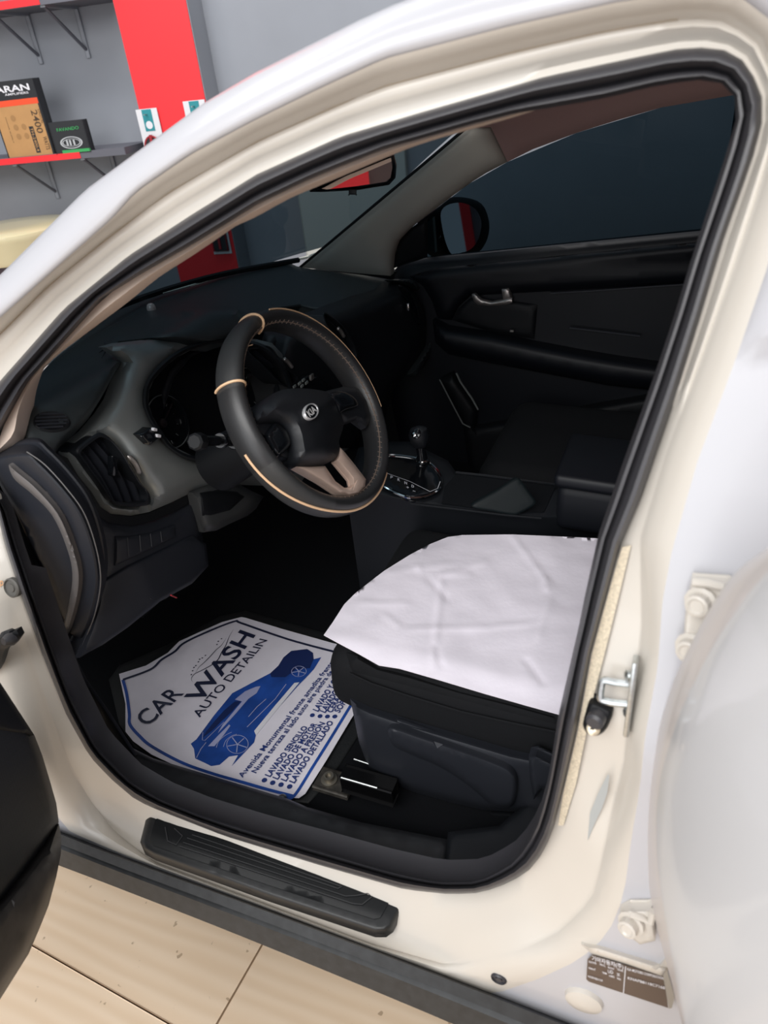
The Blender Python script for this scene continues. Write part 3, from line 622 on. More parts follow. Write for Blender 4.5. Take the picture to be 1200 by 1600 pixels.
# graphite centre fascia behind the wheel, instrument hood
VH = crv([(122, 705), (134, 693), (146, 684), (157, 679), (169, 684), (179, 693), (188, 704), (196, 716), (204, 730), (212, 743), (219, 755), (229, 766), (233, 776), (232, 785), (224, 788), (208, 789), (192, 788), (178, 785), (170, 776), (163, 765), (152, 749), (140, 733), (131, 720)], 60, True)
CH = [(340, 536), (300, 546), (277, 558), (262, 570), (251, 581), (240, 594), (233, 610), (232, 631), (238, 650), (248, 666), (258, 682), (270, 697), (300, 712), (360, 716), (420, 690), (450, 645), (448, 600), (432, 566), (400, 542)]
FO = [(201, 567), (194, 560), (166, 543), (187, 537), (233, 532), (274, 529), (340, 528), (400, 530), (425, 536), (440, 552), (452, 572), (480, 592), (520, 620), (560, 700), (470, 760), (380, 758), (306, 766), (268, 785), (233, 800), (204, 806), (174, 803), (157, 791), (143, 768), (122, 742), (106, 715), (105, 704), (117, 692), (137, 675), (160, 648), (175, 625), (187, 593)]
fac = patch('instrument_fascia', FO, dash, FAC, car, holes=[VH, CH], off=.012, rnd=.025, rpx=26, depth=(.02, 0, 0), step=9)
fac['label'] = 'satin graphite fascia around instruments and vents'
# cluster bezel and pods
cho = [(340, 529), (296, 539), (272, 551), (257, 562), (245, 573), (232, 590), (225, 608), (224, 632), (231, 654), (241, 671), (252, 688), (266, 703), (298, 720), (362, 724), (426, 697), (458, 648), (456, 598), (438, 560), (404, 535)]
n = 80; ca, cb = crv(cho, n, True), crv(CH, n, True); cm = [(lerp(a[0], b[0], .5), lerp(a[1], b[1], .5)) for a, b in zip(ca, cb)]
r_0 = [hit(u, v, lambda p: dash(p, .012)) for u, v in ca]; r_1 = [hit(u, v, lambda p: dash(p, .026)) for u, v in cm]; r_2 = [hit(u, v, lambda p: dash(p, .016)) for u, v in cb]
cen = sum(r_2, V()) / n
r_3 = [p + V((.10, 0, 0)) + (cen - p) * .06 for p in r_2]; r_4 = [p + (cen + V((.10, 0, 0)) - p) * .98 for p in r_3]
cl = loft('instrument_bezel', [r_0, r_1, r_2], PLA, car, cc=True)
loft('cluster_housing', [r_2, r_3, r_4], BLK, cl, cc=True)
def pod(u, v, r, nm):
    c = hit(u, v, lambda p: dash(p, -.065)); nrm = V((-.95, .05, .3)).normalized()
    mb = MB(); mb.lathe(c, nrm, [(r, -.02), (r, .006), (r * .96, .01), (r * .9, .004), (r * .88, -.01), (.001, -.011)], 40); o = mb.build(nm, GLB, cl)
    mb = MB(); mb.tube([c + nrm * .01 + r * .97 * (math.cos(k * math.pi / 20) * V((0, 1, 0)) + math.sin(k * math.pi / 20) * nrm.cross(V((0, 1, 0))).normalized()) for k in range(40)], .0013, 5, closed=True)
    for k in range(9):
        a = math.radians(-40 + k * 32); d = math.cos(a) * V((0, 1, 0)) + math.sin(a) * nrm.cross(V((0, 1, 0))).normalized(); mb.tube([c - nrm * .009 + d * r * .7, c - nrm * .009 + d * r * .83], .001, 4)
    mb.build('dial_marking', FAC, cl)
    mb = MB(); mb.lathe(c - nrm * .010, nrm, [(.011, 0), (.009, .006), (.002, .008)], 16); mb.box(c - nrm * .006 + V((0, -.02, .012)), V((0, .022, -.013)), nrm * .001, V((0, .001, .0015))); mb.build('dial_needle', mat('dial_hub', '#2b2426', .4), cl)
pod(258, 660, .056, 'gauge'); pod(385, 612, .056, 'gauge')
patch('gauge_visor', [(280, 560), (300, 548), (330, 545), (300, 556), (272, 590), (262, 620), (256, 640), (252, 612), (262, 580)], lambda p, o=0: dash(p, o - .03), PLA, cl, rnd=.006, rpx=5, step=6)
# left air vent
def vent(name, outline, slat_lines, slider, thumb, par_label):
    rc = [hit(u, v, lambda p: dash(p, .014)) for u, v in outline]; cn = sum(rc, V()) / len(rc)
    e1 = [hit(u, v, lambda p: dash(p, .018)) for u, v in outline]; r2 = [p + (cn - p) * .06 for p in e1]; r3 = [p + V((.055, 0, 0)) for p in r2]; r4 = [p + (cn + V((.055, 0, 0)) - p) * .98 for p in r3]
    o_ = [p + (p - cn) * .05 - V((.0, 0, 0)) for p in rc]
    root = loft(name, [o_, e1, r2, r3, r4], PLA, car, cc=True); root['label'] = par_label
    for sl in slat_lines:
        pts = crv(sl, 12); mb = MB(); fr = [hit(u, v, lambda p: dash(p, .002)) for u, v in pts]
        vs = []
        for p in fr: vs += [p + V((0, .002, .003)), p + V((.03, .008, .004)), p + V((.03, .008, .0)), p + V((0, -.002, -.003))]
        f = []
        for i in range(11):
            for k in range(4): f.append([4 * i + k, 4 * i + (k + 1) % 4, 4 * i + 4 + (k + 1) % 4, 4 * i + 4 + k])
        f += [[0, 1, 2, 3], [47, 46, 45, 44]]; mb.add(vs, f); mb.build('slat', LOW, root)
    if slider:
        mb = MB(); mb.box(hit(*slider, lambda p: dash(p, .010)), V((.006, 0, 0)), V((0, .004, .004)) * 1.2, V((0, -.007, .016)), .002); mb.build('vent_slider', GLB, root)
    if thumb:
        mb = MB(); mb.tube(crv([tuple(hit(u, v, lambda p: dash(p, .014))) for u, v in thumb], 10), [.002] + [.005] * 8 + [.002], 8); mb.build('thumbwheel', SIL, root)
    return root
vent('driver_air_vent', VH, [[(128, 704), (146, 727), (163, 754), (178, 783)], [(138, 696), (158, 720), (177, 750), (192, 786)], [(148, 689), (171, 715), (190, 746), (206, 787)], [(160, 684), (184, 708), (204, 742), (220, 785)]], (176, 729), [(199, 712), (208, 720), (215, 731), (218, 741)], 'slatted air vent at the driver end')
VC = crv([(386, 548), (400, 543), (418, 541), (430, 550), (438, 566), (452, 580), (466, 592), (456, 603), (440, 600), (415, 575)], 40, True)
vc = vent('centre_air_vent', VC, [[(390, 551), (415, 573), (445, 602)], [(400, 548), (425, 570), (452, 600)], [(412, 546), (436, 572), (460, 597)]], None, [(443, 560), (450, 566), (457, 575)], 'slatted air vent in the dash centre')
VC2 = crv([(506, 490), (520, 496), (540, 515), (556, 545), (558, 562), (546, 560), (528, 535), (512, 510)], 40, True)
vent('centre_air_vent', VC2, [[(512, 498), (530, 518), (548, 552)], [(520, 500), (540, 522), (554, 550)]], None, [(527, 512), (533, 518), (538, 527)], 'far slatted air vent in the dash centre')
# oval demister vent on the pad
oc = [(80 + 28 * math.cos(a) * math.cos(-.05) - 14 * math.sin(a) * math.sin(-.05), 657 + 14.5 * math.sin(a)) for a in [2 * math.pi * k / 36 for k in range(36)]]
g3 = [hit(u, v, lambda p: padd(p, .003)) for u, v in oc]; gc_ = sum(g3, V()) / 36
g0 = [p + (p - gc_) * .06 + V((0, 0, -.004)) for p in g3]; g4 = [p + (gc_ - p) * .08 + V((0, 0, -.001)) for p in g3]; g5 = [p + V((.0, -.0, -.002)) + (gc_ - p) * .3 for p in g4]; g6 = [p + (gc_ - p) * .97 for p in g5]
dv = loft('demister_vent', [g0, g3, g4, g5, g6], BLK, dashb, cc=True); dv['label'] = 'oval demister vent'
mb = MB()
for k in (-2, -1, 0, 1, 2):
    hw = 26 * math.sqrt(1 - (k * 5 / 15) ** 2); mb.tube([hit(80 - hw + 1, 657 + k * 5.2 + 1, lambda p: padd(p, .003)), hit(80 + hw - 1, 657 + k * 5.2 - 1, lambda p: padd(p, .003))], .0016, 5)
mb.build('demister_grille', LOW, dashb)
# dimmer switch
sw = patch('dimmer_switch', [(217, 679), (234, 668), (250, 683), (234, 695)], dash, GLB, fac, off=.03, rnd=.004, rpx=4, depth=(.03, 0, 0), step=5)
mb = MB()
for q in ((241, 671), (247, 681)):
    p = hit(*q, lambda p: dash(p, .029)); mb.box(p, V((.003, 0, 0)), V((0, .0045, .003)) , V((0, -.0015, .0025)), .0008, 1)
mb.build('switch_mark', WHI, fac)
# lower dash
lowp = patch('lower_dash_panel', [(92, 708), (100, 722), (120, 750), (140, 780), (154, 800), (172, 814), (206, 818), (238, 812), (272, 797), (306, 778), (312, 800), (318, 850), (325, 885), (300, 912), (250, 940), (200, 980), (160, 1008), (121, 1028), (140, 985), (152, 945), (158, 907), (157, 882), (150, 850), (131, 800), (102, 762), (66, 725)], lambda p, o=0: dashx(p.y, p.z) - p.x - o + .0, LOW, car, off=-.004, rnd=.02, rpx=12, depth=(.05, 0, -.01), step=10)
lowp['label'] = 'dark slate lower dash panel'
patch('lower_cover', [(160, 908), (200, 884), (250, 860), (300, 836), (322, 850), (326, 884), (300, 911), (250, 939), (200, 979), (150, 1012), (124, 1028), (142, 985), (154, 945)], dash, LOW, lowp, off=.004, rnd=.006, rpx=5, depth=(.01, 0, 0), step=9)
mb = MB(); patch('', [(181, 838), (205, 838), (240, 832), (272, 820), (274, 838), (235, 858), (180, 884)], dash, LOW, None, off=.0035, rnd=.004, rpx=4, depth=(.008, 0, 0), step=7, mb=mb); fl = mb.build('fuse_lid', LOW, lowp)
for u in (200, 219, 236, 252):
    mb = MB(); mb.tube([hit(u - 1, 840 - (u - 200) * .18, lambda p: dash(p, .005)), hit(u + 1, 870 - (u - 200) * .45, lambda p: dash(p, .005))], .001, 5); mb.build('rib', mat('slate_rib', (.05, .052, .06, 1), .5), lowp)
mb = MB(); mb.box(hit(236, 934, lambda p: dash(p, .0)), (.003, 0, 0), (0, .005, 0), (0, .001, .003), .001, 1); mb.build('release_catch', SIL, lowp)
mb = MB(); mb.tube([hit(267, 930, lambda p: dash(p, -.0)), hit(276, 934, lambda p: dash(p, -.01))], .0015, 5); mb.build('red_wire', CLR, lowp)
# fascia lower lip (recess between)
patch('fascia_lip', [(106, 716), (122, 743), (143, 769), (157, 792), (174, 804), (204, 807), (234, 801), (268, 786), (306, 767), (306, 782), (270, 800), (236, 815), (205, 822), (170, 817), (150, 803), (134, 780), (112, 748), (90, 708)], dash, BLK, fac, off=-.012, step=7)
# dash end cap at the door
ecp = patch('dash_end_cap', crv([(-12, 716), (40, 704), (66, 722), (102, 760), (131, 800), (150, 850), (158, 895), (156, 930), (146, 970), (128, 1012), (118, 1030), (106, 1000), (84, 950), (55, 880), (22, 800), (-4, 750)], 70, True), lambda p, o=0: p.y - .735 - .12 * (.97 - p.x) - o, LOW, car, rnd=.02, rpx=9, depth=(.02, -.04, 0), step=9)
ecp['label'] = 'rounded end cap of the dashboard'
patch('end_ridge', crv([(14, 726), (30, 738), (58, 762), (93, 803), (115, 855), (125, 895), (122, 935), (108, 985), (98, 998), (97, 985), (109, 935), (113, 895), (104, 855), (82, 806), (50, 772), (22, 748)], 70, True), lambda p, o=0: p.y - .735 - .12 * (.97 - p.x) - o, mat('grey_satin_ridge', (.13, .12, .118, 1), .42), ecp, off=.012, rnd=.006, rpx=4, depth=(0, -.012, 0), step=5)
mb = MB(); mb.tube([hit(u, v, lambda p: p.y - .735 - .12 * (.97 - p.x) - .001) for u, v in crv([(42, 706), (70, 726), (103, 762), (131, 801), (149, 851), (157, 895), (155, 930), (145, 970), (128, 1010)], 40)], .0009, 5); mb.build('panel_edge', mat('paler_plastic_edge', (.12, .115, .115, 1), .5), ecp)  # thin paler line along the end cap edge
# footwell side trim and sill trim
patch('kick_panel', [(20, 790), (60, 880), (90, 960), (120, 1030), (135, 1060), (170, 1110), (215, 1180), (210, 1225), (150, 1168), (107, 1082), (72, 985), (24, 850)], lambda p, o=0: p.y - .74 - o, BLK, car, rnd=.01, rpx=8, step=10)
sillz = lambda p, o=0: p.z - .425 - .05 * (p.y - .75) - o
st = patch('sill_trim', [(140, 1130), (190, 1160), (240, 1185), (330, 1212), (450, 1248), (480, 1261), (565, 1285), (640, 1300), (702, 1312), (696, 1372), (680, 1378), (600, 1359), (500, 1330), (400, 1302), (312, 1274), (250, 1249), (200, 1219), (160, 1178)], sillz, SCW, car, rnd=.012, rpx=8, depth=(0, 0, -.07), step=10)
patch('centre_pillar_foot', [(700, 1300), (780, 1290), (850, 1230), (880, 1240), (850, 1300), (822, 1330), (795, 1356), (740, 1380), (690, 1380)], sillz, PLA, car, off=.006, rnd=.012, rpx=8, depth=(0, 0, -.06), step=9)
# scuff plate
sp_o = [(240, 1266), (330, 1296), (440, 1332), (560, 1369), (632, 1391), (638, 1397), (637, 1404), (613, 1449), (602, 1457), (585, 1457), (420, 1402), (240, 1337), (224, 1328), (219, 1316), (230, 1272)]
spz = lambda p, o=0: p.z - .441 + .12 * (p.y - .82) - o
sp = patch('scuff_plate', sp_o, spz, SCF, car, off=.012, rnd=.010, rpx=8, depth=(0, 0, -.014), step=7)
sp['label'] = 'stick-on black door sill scuff plate'
patch('plate_insert', [(250, 1277), (440, 1340), (610, 1394), (614, 1399), (594, 1434), (584, 1436), (420, 1383), (240, 1321), (233, 1313), (243, 1280)], spz, mat('glossy_black_insert', (.012, .013, .014, 1), .22), sp, off=.0135, step=9)
mb = MB()
for a, bq in (((300, 1304), (531, 1384)), ((292, 1309), (528, 1388)), ((286, 1316), (540, 1400)), ((280, 1322), (552, 1412))): ribbon([a, bq], spz, .0016, .0155, mb)
for pl in ([(258, 1292), (262, 1314), (275, 1320), (285, 1306), (272, 1294)], [(528, 1388), (534, 1385), (531, 1383)], [(552, 1412), (566, 1413), (581, 1401), (575, 1396), (556, 1399), (540, 1400)]): ribbon(pl, spz, .0016, .0155, mb)
mb.build('plate_groove', mat('dull_groove', (.03, .031, .033, 1), .6), sp)
# rocker cladding
rows = []
for dz, o in ((-.0, .0), (.012, .012), (.02, .014), (.022, .006)): pass
ce_ = [(-40, 1252), (95, 1304), (200, 1345), (400, 1418), (700, 1531), (879, 1601), (1100, 1690), (1500, 1845)]
cb_ = [(-40, 1305), (95, 1356), (200, 1396), (400, 1475), (700, 1600), (879, 1680), (1100, 1775), (1500, 1945)]
ca3 = [hit(u, v, ax_(1, .915)) for u, v in crv(ce_, 30)]; cb3 = [hit(u, v, ax_(1, .942)) for u, v in crv(cb_, 30)]
rows = [[p + V((0, -.03, -.05)) for p in ca3], ca3, [lerp(a, b, .22) + V((0, .004, 0)) for a, b in zip(ca3, cb3)], [lerp(a, b, .3) + V((0, -.006, 0)) for a, b in zip(ca3, cb3)], [lerp(a, b, .36) + V((0, .004, 0)) for a, b in zip(ca3, cb3)], [lerp(a, b, .95) + V((0, .0, 0)) for a, b in zip(ca3, cb3)], [b + V((0, -.006, -.0)) for b in cb3], [b + V((0, -.25, -.02)) for b in cb3]]
loft('sill_cladding', rows, CLD, car, ang=50)['label'] = 'dark plastic cladding under the door sill'
# underbody closes the car towards the ground
mb = MB(); mb.box((.0, 0, .30), (1.9, 0, 0), (0, .68, 0), (0, 0, .03)); mb.build('underbody', BLK, car, smooth=False)
# cabin floor, tunnel, firewall, far side, rear bulkhead
rows = [[V((x, y, z)) for y in [k / 6 * .76 for k in range(-6, 7)]] for x, z in ((-1.3, .35), (-.2, .345), (.5, .345), (.95, .343), (1.1, .343), (1.26, .365), (1.42, .50), (1.45, .62), (1.45, .95))]
loft('cabin_floor', rows, CAR_, car)['label'] = 'black carpet of the footwell'
mb = MB(); mb.box((-1.1, 0, .9), (.02, 0, 0), (0, .74, 0), (0, 0, .55), .01); mb.build('rear_seat_back', FAB, car)
mb = MB(); mb.box((.14, -.752, .66), (1.32, 0, 0), (0, .012, 0), (0, 0, .33)); mb.build('far_side_lining', BLK, car, smooth=False)
mb = MB(); mb.box((1.47, 0, .64), (.02, 0, 0), (0, .75, 0), (0, 0, .30)); mb.build('firewall', BLK, car, smooth=False)
# pedals
mb = MB(); mb.box((1.14, .37, .50), (.012, 0, .006), (0, .045, 0), (-.01, 0, .03), .006); mb.tube([(1.15, .37, .5), (1.25, .37, .75)], .01, 6); mb.build('brake_pedal', BLK, car)
mb = MB(); mb.box((1.17, .25, .47), (.010, 0, .005), (0, .024, 0), (-.04, 0, .07), .005); mb.build('accelerator_pedal', BLK, car)
patch('knee_bolster', [(300, 770), (330, 756), (376, 758), (412, 776), (400, 795), (387, 806), (360, 818), (338, 829), (318, 832), (306, 800)], lambda p, o=0: dash(p, .02 + o), mat('dark_graphite_plastic', (.05, .052, .053, 1), .42), car, rnd=.02, rpx=12, depth=(.05, 0, 0), step=8)
patch('column_underside', [(312, 770), (340, 765), (372, 768), (385, 775), (360, 798), (330, 806), (316, 806)], lambda p, o=0: dash(p, .02 + o), BLK, car, off=.004, rnd=.006, rpx=5, step=7)

# --- steering wheel
WC = V((.609, .37, 1.035)); TI = math.radians(30)
WN = V((-math.cos(TI), 0, math.sin(TI))); WR = V((0, -1, 0)); WU = V((math.sin(TI), 0, math.cos(TI)))
RR, RT, RTN = .1785, .0165, .029
def wp(th, ph, ex=0): 
    d = math.cos(th) * WR + math.sin(th) * WU
    return WC + (RR + (RT + ex) * math.cos(ph)) * d + (RTN + ex) * math.sin(ph) * WN
fw = plane(WC, WN)
sw_ = empty('steering_wheel', WC); sw_.parent = car; sw_.location = WC - wpos(car); sw_['label'] = 'steering wheel in laced leather cover'
mb = MB(); nt, np_ = 96, 20
rows = [[wp(2 * math.pi * i / nt, 2 * math.pi * k / np_) for k in range(np_)] for i in range(nt)]
R1a, R1b = math.radians(92), math.radians(140)
mi = []; fs = grid_faces(nt, np_, True, True)
for f in fs:
    i = f[0] // np_; a = 2 * math.pi * i / nt; k = f[0] % np_
    mi.append(0 if (R1a < a < R1b or math.radians(182) < a < math.radians(225)) else 1)
o = obj('wheel_cover', [p for r in rows for p in r], fs, LEA, sw_, slots=[LEA, LEA2], mi=mi)
mb = MB()
def band(th, p0, p1, r=.0022, sk=0): mb.tube([wp(th + sk * (k / 14 - .5), lerp(p0, p1, k / 14), .0012) for k in range(15)], r, 6)
D = math.radians
band(D(90), D(-70), D(170)); mb.build('cover_piping', TAN, sw_); mb = MB(); band(D(140), D(-50), D(175)); mb.build('cover_piping', TAN, sw_)
mb = MB(); mb.tube([wp(lerp(D(174), D(290), k / 30), lerp(D(-8), D(38), sst(0, .55, k / 30)), .0012) for k in range(31)], .0022, 6); mb.build('cover_piping', TAN, sw_)
mb = MB(); mb.tube([wp(lerp(D(78), D(-26), k / 30), D(55), .001) for k in range(31)], .0016, 6); mb.build('cover_piping', TAN, sw_)
mb = MB(); mb.tube([wp(2 * math.pi * k / 120, D(138), .0004) for k in range(120)], .0011, 5, closed=True); mb.build('lacing', THR, sw_)
mb = MB()
for k in range(90):
    a = 2 * math.pi * k / 90; mb.tube([wp(a, D(128), .0005), wp(a + .02, D(146), .0005)], .0007, 4)
tagm = mb.build('stitches', THR, sw_); tagm['kind'] = 'stuff'
mb = MB(); mb.tube([wp(D(112), D(138), .001), wp(D(112), D(138), .001) + WR * .012 - WU * .002], .0006, 4); mb.build('loose_thread', TAN, sw_)
hub_o = [(400, 640), (402, 660), (433, 661), (449, 676), (455, 703), (461, 724), (482, 728), (510, 724), (527, 713), (531, 700), (530, 688), (537, 663), (531, 645), (527, 633), (521, 617), (496, 609), (455, 607), (425, 616)]
hb_ = patch('airbag_hub', crv(hub_o, 60, True), fw, PLA, sw_, off=.052, rnd=.030, rpx=34, depth=-WN * .035, step=8)
def spoke(nm, pts, off, m, rp=10, rn_=.012): return patch(nm, pts, fw, m, sw_, off=off, rnd=rn_, rpx=rp, depth=-WN * .014, step=6)
spoke('left_spoke', [(378, 655), (402, 645), (430, 655), (450, 676), (456, 700), (452, 722), (436, 716), (414, 690), (392, 668)], .018, PLA)
spoke('right_spoke', [(506, 612), (536, 604), (560, 606), (576, 624), (582, 650), (572, 668), (556, 656), (538, 662), (526, 648)], .018, PLA)
patch('switch_pod', crv([(417, 680), (424, 666), (433, 660), (448, 672), (455, 688), (453, 697), (444, 706), (434, 712), (424, 698)], 30, True), fw, GLB, sw_, off=.030, rnd=.006, rpx=6, depth=-WN * .014, step=5)
patch('switch_pod', crv([(512, 617), (524, 612), (537, 612), (552, 620), (559, 630), (556, 636), (540, 641), (530, 646), (524, 632)], 30, True), fw, GLB, sw_, off=.030, rnd=.006, rpx=6, depth=-WN * .014, step=5)
spoke('silver_spoke', [(463, 729), (486, 729), (508, 728), (524, 752), (538, 762), (547, 762), (552, 757), (550, 748), (526, 719), (528, 713), (531, 699), (539, 707), (556, 728), (572, 749), (571, 760), (560, 771), (545, 774), (531, 771), (503, 752)], .026, SPK, 5, .006)['label'] = 'satin silver lower spoke'
mb = MB(); ec = hit(486, 643, lambda p: fw(p, .056)); a1 = (hit(503, 638, lambda p: fw(p, .056)) - hit(469, 648, lambda p: fw(p, .056))) / 2; e1 = WR * .021; e2 = WU * .0125
rows = []
for rr, hh in ((1.0, -.004), (1.0, .001), (.96, .0022), (.86, .0022), (.83, .0008)):
    rows.append([ec + rr * (math.cos(2 * math.pi * k / 40) * e1 + math.sin(2 * math.pi * k / 40) * e2) * (1 if rr > .9 else 1) + WN * hh for k in range(40)])
loft('emblem_ring', rows, mat('silver_ring', '#c4c4c6', .3, metal=.4), sw_, cc=True)
mb = MB(); mb.add([ec + .84 * (math.cos(2 * math.pi * k / 40) * e1 + math.sin(2 * math.pi * k / 40) * e2) + WN * .0007 for k in range(40)], [list(range(40))]); mb.build('emblem_field', GLB, sw_, smooth=False)
mb = MB(); text3('KIA', ec - WR * .0128 - WU * .0055, ec + WR * .0128 - WU * .0055, WU * .011, mb, .03, WN, .0016); mb.build('emblem_lettering', mat('silver_lettering', '#d4d4d4', .4), sw_, smooth=False)
# column
mb = MB(); mb.lathe(WC + WN * .005, -WN, [(.03, .02), (.038, .03), (.042, .06), (.046, .12), (.05, .20), (.055, .27)], 28); mb.build('steering_column', BLK, car)
stk = hit(312, 690, X_(.715)); stb = V((.74, .37, .97))
mb = MB(); mb.tube([stk + V((.0, -.002, 0)), lerp(stk, stb, .3), lerp(stk, stb, .6), stb], [.010, .009, .012, .016], 12); st_ = mb.build('light_stalk', GLB, car)
d_ = (stb - stk).normalized(); mb = MB(); mb.lathe(stk - d_ * .018, d_, [(.011, 0), (.0145, .003), (.015, .022), (.012, .027)], 8); mb.build('stalk_knob', BLK, st_)
mb = MB(); mb.lathe(lerp(stk, stb, .36), d_, [(.0125, -.006), (.014, -.003), (.014, .003), (.0125, .006)], 20); mb.build('stalk_ring', GLB, st_); mb = MB(); mb.lathe(lerp(stk, stb, .62), d_, [(.016, -.006), (.018, -.003), (.018, .003), (.016, .006)], 20); mb.build('stalk_ring', GLB, st_)
# radio keys seen through the wheel
mb = MB()
ra = patch('radio_panel', [(452, 606), (466, 596), (482, 584), (500, 590), (560, 640), (560, 700), (500, 700)], dash, GLB, car, off=.02, rnd=.006, rpx=6, depth=(.03, 0, 0), step=8)
for q in ((460, 604), (468, 599), (474, 594), (472, 603), (479, 598), (486, 590)):
    p = hit(*q, lambda p: dash(p, .024)); mb = MB(); mb.box(p, V((.002, 0, 0)), V((0, .0065, 0)), V((0, 0, .0035)), .001, 1); mb.build('radio_key', mat('grey_key', '#8b918f', .35), ra)  # keys in one even grey
mb = MB(); p = hit(487, 589, lambda p: dash(p, .0245)); mb.box(p, V((.003, 0, 0)), V((0, .008, 0)), V((0, 0, .007)), .001, 1); mb.build('radio_knob', SIL, ra)

# --- centre console, selector, armrest
conz = lambda p, o=0: p.z - .70 - .10 * (p.x - .35) - o
con = patch('centre_console', [(560, 700), (600, 690), (640, 690), (700, 720), (712, 737), (800, 748), (877, 757), (884, 735), (960, 735), (960, 800), (870, 812), (847, 812), (800, 806), (733, 799), (660, 790), (600, 778), (540, 760)], conz, PLA, car, rnd=.012, rpx=8, depth=(0, 0, -.30), step=11)
con['label'] = 'black centre console between the seats'
patch('storage_tray', [(712, 741), (800, 752), (868, 760), (850, 800), (800, 800), (735, 793), (690, 786), (695, 760)], conz, BLK, con, off=.002, step=11)
mb = MB(); mb.tube([hit(u, v, lambda p: conz(p, .004)) for u, v in ((712, 738), (760, 743), (820, 751), (870, 757), (878, 755))], .003, 6); mb.tube([hit(u, v, lambda p: conz(p, .004)) for u, v in ((640, 787), (690, 793), (733, 798), (790, 805), (846, 810))], .0022, 6); mb.build('console_edge', PLA, con)
bo = crv([(575, 725), (600, 712), (640, 714), (672, 724), (688, 743), (687, 763), (667, 775), (643, 778), (620, 771), (595, 757), (578, 742)], 60, True)
sel = patch('selector_plate', bo, conz, GLB, con, off=.012, rnd=.006, rpx=5, depth=(0, 0, -.012), step=7)
mb = MB(); mb.tube([hit(u, v, lambda p: conz(p, .009)) for u, v in bo], .003, 6, closed=True); mb.build('chrome_bezel', CHR, con)
mb = MB()
ribbon([(598, 737), (640, 752), (672, 768)], conz, .0014, .0145, mb); ribbon([(672, 768), (684, 763), (688, 752)], conz, .0014, .0145, mb)
for s, q in (('P', (610, 747)), ('R', (621, 751)), ('N', (632, 756)), ('D', (643, 761)), ('+', (635, 763)), ('-', (645, 768))):
    textpx(s, q, (q[0] + 4, q[1] + 1), (0, -4), conz, mb, .03, .0145)
mb.build('selector_lettering', WHI, con, smooth=False)
sb_ = hit(660, 722, lambda p: conz(p, .01)); sk = hit(656, 690, ax_(1, sb_.y))
gs = MB().tube([sb_, lerp(sb_, sk, .5), sk], [.016, .011, .012], 12).build('gear_selector', GLB, car); gs['label'] = 'gear selector with round knob'
mb = MB(); dk = (sk - sb_).normalized(); mb.lathe(sk, dk, [(.014, -.012), (.022, 0), (.025, .018), (.02, .032), (.008, .038)], 20); mb.build('selector_knob', PLA, gs)
kd = (V((0, .75, .65))).normalized()
mb = MB(); mb.lathe(sk + dk * .014 + kd * .018, kd, [(.012, 0), (.012, .006), (.009, .008)], 16); mb.build('knob_ring', GLB, gs)
mb = MB(); mb.lathe(sk + dk * .012 + kd * .024 + V((.004, 0, -.002)), kd, [(.0065, 0), (.0065, .004), (.003, .006)], 12); mb.build('release_button', CHR, gs)
mb = MB(); mb.lathe(sb_ + dk * .004, dk, [(.016, 0), (.0165, .003), (.015, .005)], 16); mb.build('selector_collar', CHR, gs)
# armrest box
a0_ = V((-.02, 0, 0))
mb = MB(); mb.box((.02, -.02, .70), (.20, 0, .01), (0, .10, 0), (-.002, 0, .055), .02, 3); ab = mb.build('armrest_box', mat('blue_black_vinyl', (.0035, .0045, .0075, 1), .6, spec=.3), car)
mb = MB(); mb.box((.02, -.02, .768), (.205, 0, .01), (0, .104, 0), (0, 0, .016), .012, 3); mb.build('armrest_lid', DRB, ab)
# passenger seat
ps = empty('passenger_seat', (.2, -.4, .45)); ps.parent = car; ps.location = (.2, -.4, .45); ps['label'] = 'black fabric front passenger seat'
mb = MB(); mb.box((.22, -.40, .555), (.26, 0, .01), (0, .235, 0), (-.01, 0, .085), .06, 4); mb.build('seat_cushion', FAB, ps)
mb = MB(); mb.box((-.17, -.40, .86), (.06, 0, .02), (0, .225, 0), (-.10, 0, .30), .05, 4); mb.build('backrest', FAB, ps)
mb = MB(); mb.box((-.3, -.40, 1.25), (.045, 0, .01), (0, .13, 0), (-.02, 0, .08), .035, 4); mb.build('head_restraint', FAB, ps)
# driver seat
ds = empty('driver_seat', (.3, .36, .36)); ds.parent = car; ds.location = (.3, .36, .36); ds['label'] = 'black driver seat on steel rails'
def seatz(x, y): return .655 + .02 * sst(.1, .5, x) - .02 * math.cos((y - .36) / .25 * math.pi) * 0
mb = MB(); mb.box((.29, .36, .584), (.255, 0, .012), (0, .228, 0), (-.006, 0, .072), .045, 4); cu = mb.build('seat_cushion', FAB, ds)
mb = MB(); mb.box((-.13, .36, .90), (.06, 0, .02), (0, .225, 0), (-.10, 0, .30), .05, 4); mb.build('backrest', FAB, ds)
mb = MB(); mb.box((-.27, .36, 1.28), (.045, 0, .01), (0, .13, 0), (-.02, 0, .07), .035, 4); mb.build('head_restraint', FAB, ds)
ys = lambda yy: (lambda p, o=0: p.y - yy - o)
mb = MB(); mb.tube([hit(u, v, ys(.592)) for u, v in ((546, 1052), (580, 1068), (640, 1088), (720, 1112), (800, 1130), (880, 1146))], .0025, 6); mb.build('seat_seam', FAB, ds)
patch('cushion_side', [(541, 1020), (560, 1022), (592, 1040), (640, 1052), (720, 1076), (800, 1096), (880, 1118), (880, 1195), (800, 1178), (720, 1154), (640, 1130), (580, 1110), (547, 1094), (540, 1060)], ys(.584), FAB, ds, rnd=.02, rpx=12, depth=(0, -.02, 0), step=10)
